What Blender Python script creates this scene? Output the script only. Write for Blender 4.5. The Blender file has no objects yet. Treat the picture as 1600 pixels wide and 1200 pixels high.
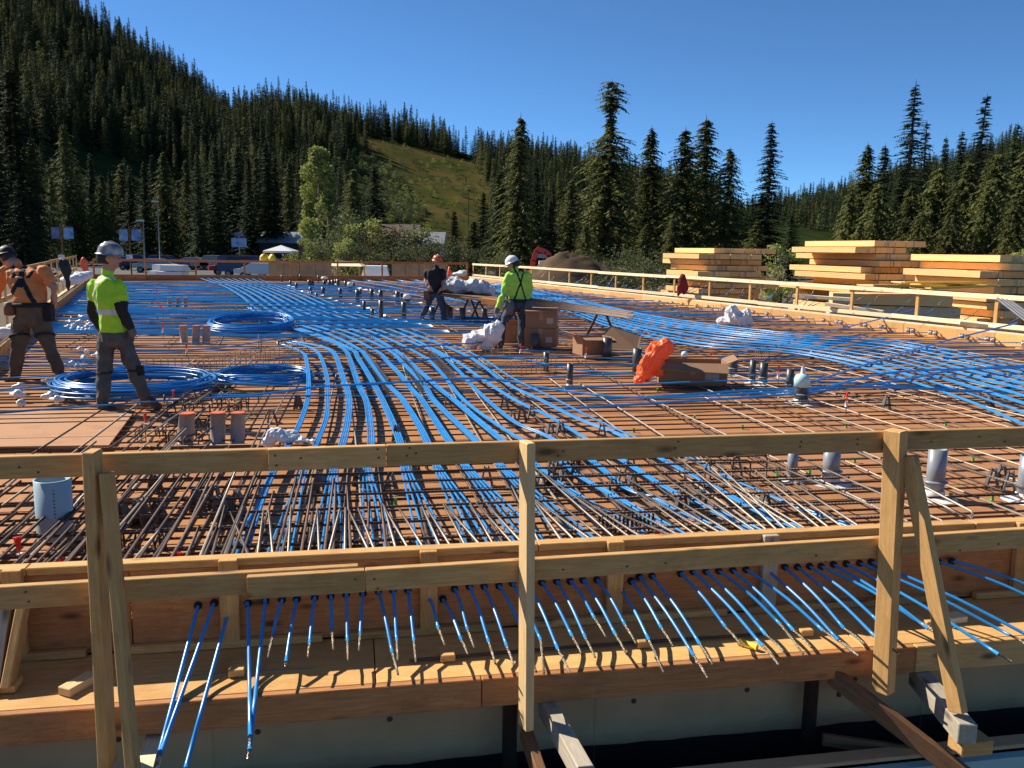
import bpy, bmesh, math, random
import numpy as np
from mathutils import Vector as V, Matrix as M
from mathutils import noise as MN
random.seed(7)
SC = bpy.context.scene
C = SC.collection
rnd = random.uniform

# ------------------------------------------------------------ camera, sky, sun, exposure
F_PX = 1350.0; CAM_H = 1.8; PITCH = math.radians(8.84); ROLL = math.radians(.85)
cam_data = bpy.data.cameras.new('camera'); cam = bpy.data.objects.new('camera', cam_data); C.objects.link(cam)
cam_data.sensor_width = 36; cam_data.lens = 36 * F_PX / 1600; cam_data.clip_start = .05; cam_data.clip_end = 6000
cam.matrix_world = M.Translation((0, 0, CAM_H)) @ M.Rotation(math.pi / 2 - PITCH, 4, 'X') @ M.Rotation(ROLL, 4, 'Z')
SC.camera = cam
SUN_AZ = math.radians(-62)      # measured from +Y, negative to the left
SUN_EL = math.radians(39)
world = bpy.data.worlds.new('World'); SC.world = world; world.use_nodes = True
wn = world.node_tree.nodes; wl = world.node_tree.links
bg = wn['Background']; sky = wn.new('ShaderNodeTexSky'); sky.sky_type = 'NISHITA'; sky.sun_disc = False
sky.sun_elevation = SUN_EL; sky.sun_rotation = SUN_AZ; sky.altitude = 3000; sky.air_density = .7; sky.dust_density = 0; sky.ozone_density = 5
tint = wn.new('ShaderNodeMix'); tint.data_type = 'RGBA'; tint.blend_type = 'MULTIPLY'; tint.inputs[0].default_value = 1; tint.inputs[7].default_value = (.70, .98, 1.06, 1)   # camera white balance, even over the whole sky
wl.new(sky.outputs[0], tint.inputs[6]); wl.new(tint.outputs[2], bg.inputs[0]); bg.inputs[1].default_value = .092
sd = V((math.sin(SUN_AZ) * math.cos(SUN_EL), math.cos(SUN_AZ) * math.cos(SUN_EL), math.sin(SUN_EL)))
sun_data = bpy.data.lights.new('sun', 'SUN'); sun_data.energy = 5.0; sun_data.angle = math.radians(.53); sun_data.color = (1, .91, .78)
sun = bpy.data.objects.new('sun', sun_data); C.objects.link(sun); sun.rotation_euler = sd.to_track_quat('Z', 'Y').to_euler(); sun.location = (-20, 10, 40)
SC.view_settings.view_transform = 'Standard'; SC.view_settings.look = 'None'; SC.view_settings.exposure = .7; SC.view_settings.gamma = 1
SC.view_settings.use_curve_mapping = False

# ------------------------------------------------------------ surveying the photograph: a sight line met with a level or a wall
def ray(x, y):
    a = (x - 800) / F_PX; b = -(y - 600) / F_PX
    c, s = math.cos(ROLL), math.sin(ROLL); a, b = a * c - b * s, a * s + b * c
    cp, sp = math.cos(PITCH), math.sin(PITCH)
    return V((a, cp + b * sp, -sp + b * cp))
def U(x, y, z=0.):
    d = ray(x, y); return d * ((z - CAM_H) / d.z) + V((0, 0, CAM_H))
def UD(x, y, Y):
    d = ray(x, y); return d * (Y / d.y) + V((0, 0, CAM_H))
def proj(p):
    X, Y, Z = p[0], p[1], p[2] - CAM_H
    cp, sp = math.cos(PITCH), math.sin(PITCH)
    f = Y * cp - Z * sp; u = Y * sp + Z * cp
    if f < .1: return (-9999, -9999)
    a = X / f; b = u / f; c, s = math.cos(ROLL), math.sin(ROLL)
    a, b = a * c + b * s, -a * s + b * c
    return (800 + a * F_PX, 600 - b * F_PX)
P0 = V((0, 4.27, 0)); D1 = V((.9835, .181, 0)).normalized(); NF = V((D1.y, -D1.x, 0)); D2 = -NF   # along the front form, out towards the camera, in over the deck
def FR(s, d, z): return P0 + D1 * s + NF * d + V((0, 0, z))
def FRpx(x, y, d):
    r = ray(x, y); o = V((0, 0, CAM_H)); q = P0 + NF * d
    return o + r * ((q - o).dot(NF) / r.dot(NF))
def smooth_path(pts, sub=6):
    P = [V(p) for p in pts]
    if len(P) < 3: return P
    out = []
    for i in range(len(P) - 1):
        a = P[i - 1] if i else P[0] * 2 - P[1]; b, c = P[i], P[i + 1]; d = P[i + 2] if i + 2 < len(P) else P[-1] * 2 - P[-2]
        for k in range(sub):
            t = k / sub
            out.append(.5 * ((2 * b) + (c - a) * t + (2 * a - 5 * b + 4 * c - d) * t * t + (3 * b - a - 3 * c + d) * t ** 3))
    out.append(P[-1]); return out

# ------------------------------------------------------------ mesh helpers
class MB:
    def __init__(s): s.v = []; s.f = []; s.m = []
    def add(s, vs, fs, m=0):
        o = len(s.v); s.v += [tuple(q) for q in vs]
        for f in fs: s.f.append(tuple(i + o for i in f)); s.m.append(m)
        return s
    def box(s, a, b, m=0, T=None):
        vs = [V((x, y, z)) for x in (a[0], b[0]) for y in (a[1], b[1]) for z in (a[2], b[2])]
        if T is not None: vs = [T @ q for q in vs]
        return s.add(vs, [(0, 1, 3, 2), (4, 6, 7, 5), (0, 4, 5, 1), (2, 3, 7, 6), (0, 2, 6, 4), (1, 5, 7, 3)], m)
    def bar(s, p, q, w, h, m=0, up=(0, 0, 1)):
        T, L = frame(p, q, up); return s.box((0, -w / 2, -h / 2), (L, w / 2, h / 2), m, T)
    def tube(s, pts, r, n=6, m=0, cap=True):
        pts = [V(p) for p in pts]; rs = r if isinstance(r, (list, tuple)) else [r] * len(pts); k = len(pts); vs = []
        for i, p in enumerate(pts):
            t = (pts[min(i + 1, k - 1)] - pts[max(i - 1, 0)])
            t = t.normalized() if t.length > 1e-9 else V((0, 0, 1))
            u = V((0, 0, 1)) if abs(t.z) < .9 else V((1, 0, 0)); a = t.cross(u).normalized(); b = a.cross(t)
            for j in range(n):
                th = 2 * math.pi * j / n; vs.append(p + (a * math.cos(th) + b * math.sin(th)) * rs[i])
        fs = [(i * n + j, i * n + (j + 1) % n, (i + 1) * n + (j + 1) % n, (i + 1) * n + j) for i in range(k - 1) for j in range(n)]
        if cap: fs += [tuple(range(n)), tuple(reversed(range((k - 1) * n, k * n)))]
        return s.add(vs, fs, m)
    def lathe(s, prof, n=16, o=(0, 0, 0), m=0, cap=True):
        o = V(o); vs = []
        for r, z in prof:
            for j in range(n):
                th = 2 * math.pi * j / n; vs.append(o + V((r * math.cos(th), r * math.sin(th), z)))
        k = len(prof)
        fs = [(i * n + j, i * n + (j + 1) % n, (i + 1) * n + (j + 1) % n, (i + 1) * n + j) for i in range(k - 1) for j in range(n)]
        if cap: fs += [tuple(reversed(range(n))), tuple(range((k - 1) * n, k * n))]
        return s.add(vs, fs, m)
    def mesh(s, name, smooth=False):
        me = bpy.data.meshes.new(name); me.from_pydata(s.v, [], s.f)
        if any(s.m): me.polygons.foreach_set('material_index', s.m)
        if smooth: me.polygons.foreach_set('use_smooth', [True] * len(me.polygons))
        me.update(); return me
    def build(s, name, mats, parent=None, smooth=False, at=None):
        return link(name, s.mesh(name, smooth), mats, parent, at)
def frame(p, q, up=(0, 0, 1)):
    p = V(p); q = V(q); x = q - p; L = x.length; x = x.normalized(); up = V(up)
    if abs(x.dot(up)) > .98: up = V((0, 1, 0)) if abs(x.y) < .9 else V((1, 0, 0))
    y = up.cross(x).normalized(); z = x.cross(y)
    T = M(((x.x, y.x, z.x, p.x), (x.y, y.y, z.y, p.y), (x.z, y.z, z.z, p.z), (0, 0, 0, 1))); return T, L
def world_of(o):
    m = o.matrix_basis.copy()
    while o.parent: o = o.parent; m = o.matrix_basis @ m
    return m
def link(name, me, mats, parent=None, at=None, T=None):
    """mesh given in world axes; stored about 'at' (or the parent's origin)"""
    o = bpy.data.objects.new(name, me); C.objects.link(o)
    if mats is not None:
        if not isinstance(mats, (list, tuple)): mats = [mats]
        if not me.materials:
            for m in mats: me.materials.append(MAT[m] if isinstance(m, str) else m)
    if T is not None: W = T
    else: W = M.Identity(4)
    if at is not None:
        me.transform(M.Translation(-V(at))); W = M.Translation(V(at)) @ W
    if parent is not None:
        o.parent = parent; W = world_of(parent).inverted() @ W
    o.matrix_basis = W
    return o
def thing(name, label, cat, loc=(0, 0, 0), rz=0, group=None):
    o = bpy.data.objects.new(name, None); o.empty_display_size = .1; C.objects.link(o); o.location = loc; o.rotation_euler.z = rz
    o.matrix_basis = M.Translation(V(loc)) @ M.Rotation(rz, 4, 'Z')
    return tag(o, label, cat, group)
def tag(o, label=None, cat=None, group=None, kind=None):
    if label: o['label'] = label
    if cat: o['category'] = cat
    if group: o['group'] = group
    if kind: o['kind'] = kind
    return o
def copy_tree(o, parent=None):
    c = o.copy(); C.objects.link(c); c.parent = parent
    for ch in list(o.children): copy_tree(ch, c)
    return c
_cb = {}
def chamfer_box(L, w, h, b=.004):
    k = (round(L, 3), round(w, 3), round(h, 3), b)
    if k in _cb: return _cb[k]
    bm = bmesh.new(); bmesh.ops.create_cube(bm, size=1, matrix=M.Translation((L / 2, 0, 0)) @ M.Diagonal((L, w, h, 1)))
    if b: bmesh.ops.bevel(bm, geom=bm.edges[:], offset=b, segments=1, affect='EDGES')
    me = bpy.data.meshes.new('board'); bm.to_mesh(me); bm.free(); _cb[k] = me; return me
def board(name, p, q, w, h, mat, parent=None, up=(0, 0, 1), b=.004):
    """a length of sawn timber from p to q: w across, h along up; grain follows its own length"""
    T, L = frame(p, q, up); me = chamfer_box(L, w, h, b)
    if me.materials and me.materials[0] != MAT[mat]: me = me.copy(); me.materials[0] = MAT[mat]
    return link(name, me, mat, parent, None, T)
def remeshed(mb, voxel, smooth_it=4):
    me = mb.mesh('tmp'); o = bpy.data.objects.new('tmp', me); C.objects.link(o)
    r = o.modifiers.new('r', 'REMESH'); r.mode = 'VOXEL'; r.voxel_size = voxel
    s = o.modifiers.new('s', 'SMOOTH'); s.iterations = smooth_it; s.factor = .5
    dg = bpy.context.evaluated_depsgraph_get(); out = bpy.data.meshes.new_from_object(o.evaluated_get(dg))
    bpy.data.objects.remove(o); out.polygons.foreach_set('use_smooth', [True] * len(out.polygons)); out.materials.clear(); return out
def displace(me, fn):
    n = len(me.vertices); co = np.empty(n * 3); no = np.empty(n * 3, dtype=np.float32); me.vertices.foreach_get('co', co); me.vertex_normals.foreach_get('vector', no)
    co = co.reshape(-1, 3); no = no.reshape(-1, 3); k = np.array([fn(V(c)) for c in co]); me.vertices.foreach_set('co', (co + no * k[:, None]).ravel()); me.update()
_ORD = 'first second third fourth fifth sixth seventh eighth ninth tenth eleventh twelfth thirteenth fourteenth fifteenth sixteenth seventeenth eighteenth nineteenth'.split()
_TENS = {2: 'twent', 3: 'thirt', 4: 'fort', 5: 'fift', 6: 'sixt', 7: 'sevent', 8: 'eight', 9: 'ninet'}
def ordinal(n):
    if n < 20: return _ORD[n - 1]
    if n >= 100: return 'hundred and ' + ordinal(n - 100) if n > 100 else 'hundredth'
    t, u = divmod(n, 10); return _TENS[t] + ('ieth' if u == 0 else 'y-' + _ORD[u - 1])

# ------------------------------------------------------------ materials
MAT = {}
def mat(name, col, rough=.7, metal=0., var=.0, nscale=8., namt=.0, bump=0., bscale=60., col2=None, spec=.5, stretch=None, transl=0.):
    """plain procedural surface: colour varied by noise (col -> col2), per object, with fine relief"""
    m = bpy.data.materials.new(name); m.use_nodes = True; MAT[name] = m
    nt = m.node_tree; N = nt.nodes; L = nt.links; b = N['Principled BSDF']
    b.inputs['Roughness'].default_value = rough; b.inputs['Metallic'].default_value = metal; b.inputs['Specular IOR Level'].default_value = spec
    tc = N.new('ShaderNodeTexCoord'); mp = N.new('ShaderNodeMapping'); L.new(tc.outputs['Object'], mp.inputs[0])
    if stretch: mp.inputs['Scale'].default_value = stretch
    nz = N.new('ShaderNodeTexNoise'); nz.inputs['Scale'].default_value = nscale; nz.inputs['Detail'].default_value = 5; L.new(mp.outputs[0], nz.inputs[0])
    cr = N.new('ShaderNodeValToRGB'); cr.color_ramp.elements[0].position = .5 - .25; cr.color_ramp.elements[1].position = .5 + .25
    c2 = col2 or tuple(min(1, c * (1 + namt)) for c in col); c1 = col if col2 else tuple(c * (1 - namt) for c in col)
    cr.color_ramp.elements[0].color = (*c1, 1); cr.color_ramp.elements[1].color = (*c2, 1)
    L.new(nz.outputs[0], cr.inputs[0]); out = cr.outputs[0]
    if var:
        oi = N.new('ShaderNodeObjectInfo'); hs = N.new('ShaderNodeHueSaturation'); mr = N.new('ShaderNodeMapRange')
        mr.inputs[3].default_value = 1 - var; mr.inputs[4].default_value = 1 + var; L.new(oi.outputs['Random'], mr.inputs[0])
        L.new(mr.outputs[0], hs.inputs['Value']); L.new(out, hs.inputs['Color']); out = hs.outputs[0]
    L.new(out, b.inputs['Base Color'])
    if bump:
        n2 = N.new('ShaderNodeTexNoise'); n2.inputs['Scale'].default_value = bscale; n2.inputs['Detail'].default_value = 4; L.new(mp.outputs[0], n2.inputs[0])
        bp = N.new('ShaderNodeBump'); bp.inputs['Strength'].default_value = bump; bp.inputs['Distance'].default_value = .02; L.new(n2.outputs[0], bp.inputs['Height']); L.new(bp.outputs[0], b.inputs['Normal'])
    if transl:
        tr = N.new('ShaderNodeBsdfTranslucent'); mx = N.new('ShaderNodeMixShader'); mx.inputs[0].default_value = transl
        L.new(out, tr.inputs[0]); L.new(b.outputs[0], mx.inputs[1]); L.new(tr.outputs[0], mx.inputs[2]); L.new(mx.outputs[0], N['Material Output'].inputs[0])
    return m
def wood(name, c1, c2, dark, rough=.75, stain=.35, var=.18, knots=True):
    """sawn timber: grain along local X, knots, stains, per-board tone"""
    m = bpy.data.materials.new(name); m.use_nodes = True; MAT[name] = m
    nt = m.node_tree; N = nt.nodes; L = nt.links; b = N['Principled BSDF']; b.inputs['Roughness'].default_value = rough; b.inputs['Specular IOR Level'].default_value = .25
    tc = N.new('ShaderNodeTexCoord'); oi = N.new('ShaderNodeObjectInfo')
    off = N.new('ShaderNodeVectorMath'); off.operation = 'SCALE'; cx = N.new('ShaderNodeCombineXYZ'); L.new(oi.outputs['Random'], cx.inputs[0]); L.new(oi.outputs['Random'], cx.inputs[1]); L.new(oi.outputs['Random'], cx.inputs[2])
    L.new(cx.outputs[0], off.inputs[0]); off.inputs['Scale'].default_value = 37.
    ad = N.new('ShaderNodeVectorMath'); L.new(tc.outputs['Object'], ad.inputs[0]); L.new(off.outputs[0], ad.inputs[1])
    mp = N.new('ShaderNodeMapping'); mp.inputs['Scale'].default_value = (2.6, 34, 34); L.new(ad.outputs[0], mp.inputs[0])
    g = N.new('ShaderNodeTexNoise'); g.inputs['Scale'].default_value = 1.6; g.inputs['Detail'].default_value = 9; g.inputs['Roughness'].default_value = .65; g.inputs['Distortion'].default_value = 1.4; L.new(mp.outputs[0], g.inputs[0])
    cr = N.new('ShaderNodeValToRGB'); cr.color_ramp.elements[0].position = .32; cr.color_ramp.elements[1].position = .68; cr.color_ramp.elements[0].color = (*c1, 1); cr.color_ramp.elements[1].color = (*c2, 1); L.new(g.outputs[0], cr.inputs[0])
    s = N.new('ShaderNodeTexNoise'); s.inputs['Scale'].default_value = 3.1; s.inputs['Detail'].default_value = 7; s.inputs['Roughness'].default_value = .7; L.new(ad.outputs[0], s.inputs[0])
    sr = N.new('ShaderNodeMapRange'); sr.inputs[1].default_value = .5; sr.inputs[2].default_value = .78; sr.inputs[4].default_value = stain; L.new(s.outputs[0], sr.inputs[0])
    mx = N.new('ShaderNodeMix'); mx.data_type = 'RGBA'; L.new(sr.outputs[0], mx.inputs[0]); L.new(cr.outputs[0], mx.inputs[6]); mx.inputs[7].default_value = (*dark, 1); out = mx.outputs[2]
    if knots:
        mk = N.new('ShaderNodeMapping'); mk.inputs['Scale'].default_value = (3.2, 9, 9); L.new(ad.outputs[0], mk.inputs[0])
        vo = N.new('ShaderNodeTexVoronoi'); vo.inputs['Scale'].default_value = 1.; L.new(mk.outputs[0], vo.inputs[0])
        kr = N.new('ShaderNodeMapRange'); kr.inputs[1].default_value = .07; kr.inputs[2].default_value = .22; kr.inputs[3].default_value = .85; kr.inputs[4].default_value = 0; L.new(vo.outputs['Distance'], kr.inputs[0])
        m2 = N.new('ShaderNodeMix'); m2.data_type = 'RGBA'; L.new(kr.outputs[0], m2.inputs[0]); L.new(out, m2.inputs[6]); m2.inputs[7].default_value = (dark[0] * .6, dark[1] * .6, dark[2] * .6, 1); out = m2.outputs[2]
    hs = N.new('ShaderNodeHueSaturation'); mr = N.new('ShaderNodeMapRange'); mr.inputs[3].default_value = 1 - var; mr.inputs[4].default_value = 1 + var; L.new(oi.outputs['Random'], mr.inputs[0]); L.new(mr.outputs[0], hs.inputs['Value']); L.new(out, hs.inputs['Color'])
    L.new(hs.outputs[0], b.inputs['Base Color'])
    bp = N.new('ShaderNodeBump'); bp.inputs['Strength'].default_value = .35; bp.inputs['Distance'].default_value = .004; L.new(g.outputs[0], bp.inputs['Height']); L.new(bp.outputs[0], b.inputs['Normal'])
    return m
wood('wood_rail', (.46, .24, .080), (.64, .39, .145), (.17, .08, .035), stain=.45)
wood('wood_fresh', (.62, .40, .17), (.78, .56, .28), (.45, .26, .10), stain=.2)
wood('wood_form', (.36, .145, .05), (.55, .25, .09), (.12, .05, .025), stain=.55)
wood('wood_grey', (.33, .28, .21), (.50, .44, .34), (.18, .14, .10), stain=.5)
wood('wood_beam', (.74, .42, .15), (.85, .58, .26), (.60, .30, .10), stain=.25, knots=False)
wood('wood_bleach', (.70, .55, .32), (.85, .72, .48), (.55, .38, .18), stain=.2)
wood('wood_old', (.17, .085, .04), (.27, .14, .065), (.08, .04, .02), stain=.5)
wood('plywood', (.37, .16, .058), (.50, .245, .095), (.20, .085, .04), rough=.45, stain=.6, var=.14, knots=False)
wood('plywood_used', (.36, .18, .085), (.48, .26, .13), (.20, .09, .05), stain=.6, knots=False)
wood('plywood_raw', (.58, .31, .10), (.72, .43, .16), (.26, .12, .05), stain=.55, knots=False)
mat('sheath_blue', (.012, .20, .52), rough=.30, var=.14, namt=.12, nscale=7, col2=(.03, .27, .64), spec=.5)
mat('strand', (.34, .29, .22), rough=.35, metal=.8, namt=.4, nscale=40, bump=.6, bscale=180)
mat('rebar_dark', (.070, .050, .040), rough=.6, metal=.35, var=.35, namt=.4, nscale=14, col2=(.13, .075, .048))
mat('rebar_light', (.36, .30, .23), rough=.5, metal=.45, var=.2, namt=.3, nscale=10)
mat('plastic_grey', (.055, .062, .068), rough=.4, var=.15)
mat('plastic_chair', (.10, .105, .11), rough=.5, var=.15)
mat('pvc_white', (.72, .73, .73), rough=.35, namt=.06)
mat('pvc_grey', (.06, .066, .072), rough=.38, var=.12, namt=.1, nscale=12)
mat('pvc_light', (.24, .26, .28), rough=.35, namt=.15, nscale=14)
mat('pvc_blue', (.36, .47, .49), rough=.35, namt=.07, nscale=4)
mat('cap_teal', (.50, .74, .70), rough=.4)
mat('paint_orange', (.85, .13, .035), rough=.5)
mat('flag_red', (.90, .05, .03), rough=.5)
mat('tape_grey', (.33, .29, .26), rough=.6, namt=.15, nscale=20)
mat('tarp_white', (.78, .77, .75), rough=.6, namt=.08, nscale=5, bump=.3, bscale=25, transl=.1)
mat('bag_grey', (.55, .55, .56), rough=.6, namt=.12, nscale=5, bump=.3, bscale=20)
mat('bag_orange', (.95, .21, .06), rough=.35, namt=.06, nscale=6, bump=.5, bscale=22, transl=.35)
mat('cardboard', (.30, .165, .085), rough=.85, namt=.08, nscale=5, var=.1)
mat('cloth_maroon', (.17, .018, .015), rough=.9, namt=.3)
mat('concrete', (.54, .335, .165), rough=.9, namt=.22, nscale=2.2, bump=.3, bscale=18)
mat('shade_black', (.010, .010, .011), rough=.6, namt=.3)  # black for the shade painted low on the concrete wall
mat('insulation', (.30, .46, .44), rough=.8, namt=.06, nscale=3)
mat('soil', (.11, .075, .045), spec=.05, rough=.95, namt=.35, nscale=.6, bump=.6, bscale=3)
mat('gravel', (.15, .12, .09), spec=.05, rough=.95, namt=.25, nscale=.25, bump=.5, bscale=8)
mat('asphalt', (.055, .055, .056), rough=.9, namt=.15, nscale=.5)
mat('steel_dark', (.06, .055, .05), rough=.55, metal=.5, namt=.4, nscale=9, col2=(.13, .07, .04))
mat('metal_grey', (.30, .30, .31), rough=.5, metal=.3, namt=.15)
mat('red_paint', (.62, .045, .025), rough=.4, namt=.15)
mat('black', (.012, .012, .013), rough=.6)
mat('glass_dark', (.02, .025, .03), rough=.1)
mat('white_paint', (.75, .75, .74), rough=.4)
mat('yellow_paint', (.78, .52, .03), rough=.5)
mat('bark', (.13, .10, .075), rough=.95, namt=.4, nscale=3, bump=.6, bscale=9)
mat('bark_pale', (.32, .28, .22), rough=.9, namt=.3, nscale=2)
mat('needle_dark', (.022, .038, .016), rough=.8, var=.4, namt=.5, nscale=.35, col2=(.048, .068, .024), spec=.15, transl=.15)
mat('needle_green', (.066, .080, .022), rough=.8, var=.3, namt=.5, nscale=.4, col2=(.135, .14, .04), spec=.15, transl=.22)
mat('leaf_pale', (.20, .24, .055), rough=.7, var=.15, namt=.4, nscale=.6, col2=(.36, .38, .11), spec=.2, transl=.3)
mat('leaf_bush', (.066, .086, .032), rough=.75, var=.25, namt=.4, nscale=.7, col2=(.14, .155, .06), spec=.2, transl=.25)
mat('leaf_amber', (.13, .085, .022), rough=.75, var=.15, namt=.4, nscale=.7, col2=(.19, .13, .04), spec=.2, transl=.25)
# ============================================================ SETTING: ground, hills, forest
GZ = -1.15
def sheet(name, poly, z, mname, kind='structure', sub=None):
    mb = MB(); mb.add([(p[0], p[1], z) for p in poly], [tuple(range(len(poly)))]); o = mb.build(name, mname)
    return tag(o, kind=kind)
# one ground sheet out to the horizon, with a dug pit in front of the deck
mb = MB(); S = 4000
pit = [FR(-9, .3, 0), FR(14, .3, 0), FR(14, 3.2, 0), FR(-9, 3.2, 0)]
pa, pb, pc, pd = [(p.x, p.y, GZ) for p in pit]
big = [(-S, S, GZ), (S, S, GZ), (S, -S, GZ), (-S, -S, GZ)]
mb.add([pa, pb, pc, pd] + big, [(4, 0, 1, 5), (5, 1, 2, 6), (6, 2, 3, 7), (7, 3, 0, 4)])
low = [(p.x, p.y, -2.4) for p in pit]
mb.add([pa, pb, pc, pd] + low, [(0, 4, 5, 1), (1, 5, 6, 2), (2, 6, 7, 3), (3, 7, 4, 0), (4, 7, 6, 5)])
ground = tag(mb.build('ground', 'gravel'), kind='structure')
lot = sheet('parking_lot', [(-75, 62), (-8, 74), (-6, 128), (-90, 128)], GZ + .004, 'asphalt')

def interp(tab, x):
    if x <= tab[0][0]: return tab[0][1]
    for (a, b), (c, d) in zip(tab, tab[1:]):
        if x <= c: return b + (d - b) * (x - a) / (c - a)
    return tab[-1][1]
RIDGE = [(-1500, 60), (-1100, -60), (-700, -90), (-300, -60), (0, 0), (120, 25), (200, 80), (270, 125), (340, 178), (430, 185), (520, 200), (600, 216), (700, 240), (760, 254), (850, 272), (920, 288), (1000, 305), (1100, 325), (1200, 345), (1350, 375), (1500, 395)]
def hill_z(x_px, r):
    y = interp(RIDGE, x_px) - 9; az_ray = ray(x_px, y); el = az_ray.z / math.hypot(az_ray.x, az_ray.y)
    rr = 400.; rf = 165.; zr = CAM_H + el * rr; t = (r - rf) / (rr - rf)
    if t <= 1: z = -3 + (zr + 3) * (max(t, -.2) if t < 0 else t ** .92)
    else: z = zr - (t - 1) * 60
    return z
def az_dir(x_px):
    h = 390 + (x_px - 800) * .0148; d = ray(x_px, h); return V((d.x, d.y, 0)).normalized()
def hill_pt(x, r):
    d = az_dir(x); p = d * r; z = hill_z(x, r); z += (MN.noise(V((p.x * .02, p.y * .02, 3.))) * 3.5 if z > -1 else 0); return V((p.x, p.y, z))
SLOPE = [(520, 196), (570, 205), (640, 222), (735, 250), (772, 300), (765, 345), (745, 400), (660, 400), (668, 335), (625, 278), (560, 228), (520, 212)]
SEEN = [(535, 196), (640, 222), (735, 250), (768, 300), (755, 345), (660, 350), (560, 262)]
def in_poly(x, y, poly):
    c = False; n = len(poly)
    for i in range(n):
        (x1, y1), (x2, y2) = poly[i], poly[i - 1]
        if (y1 > y) != (y2 > y) and x < (x2 - x1) * (y - y1) / (y2 - y1) + x1: c = not c
    return c
mb = MB(); xs = [-1500 + i * 40 for i in range(26)] + [-460 + i * 14 for i in range(142)]; rs = [150 + i * 7 for i in range(48)]
pts = [hill_pt(x, r) for x in xs for r in rs]; n = len(rs); fs = []; ms = []
for i in range(len(xs) - 1):
    for j in range(n - 1):
        f = (i * n + j, i * n + j + 1, (i + 1) * n + j + 1, (i + 1) * n + j); c = sum((pts[k] for k in f), V()) / 4; q = proj(c)
        fs.append(f); ms.append(1 if in_poly(q[0], q[1] + 4, SLOPE) and rs[j] < 366 else 0)
mb.add(pts, fs); mb.m = ms
mat('forest_floor', (.014, .022, .009), rough=.95, namt=.4, nscale=.12, col2=(.036, .050, .016), bump=1., bscale=.6, spec=0.)
mat('meadow', (.030, .046, .013), rough=.95, nscale=.07, col2=(.10, .072, .026), bump=1., bscale=.8, spec=0.)
hill = tag(mb.build('hillside', ['forest_floor', 'meadow'], smooth=True), kind='structure')
# farther hill on the right
RIDGE2 = [(900, 372), (1150, 352), (1240, 332), (1330, 312), (1400, 292), (1500, 262), (1600, 225), (1800, 185), (2200, 150), (2600, 260)]
def hill2(x, r):
    y = interp(RIDGE2, x); a = ray(x, y); el = a.z / math.hypot(a.x, a.y); zr = CAM_H + el * 820; t = (r - 330) / 490.
    z = -3 + (zr + 3) * t if t <= 1 else zr - (t - 1) * 120
    d = az_dir(x); return V((d.x * r, d.y * r, z))
mb = MB(); xs2 = [900 + i * 40 for i in range(43)]; rs2 = [300 + i * 30 for i in range(24)]; n = len(rs2)
mb.add([hill2(x, r) for x in xs2 for r in rs2], [(i * n + j, i * n + j + 1, (i + 1) * n + j + 1, (i + 1) * n + j) for i in range(len(xs2) - 1) for j in range(n - 1)])
tag(mb.build('far_hillside', 'forest_floor', smooth=True), kind='structure')

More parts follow.
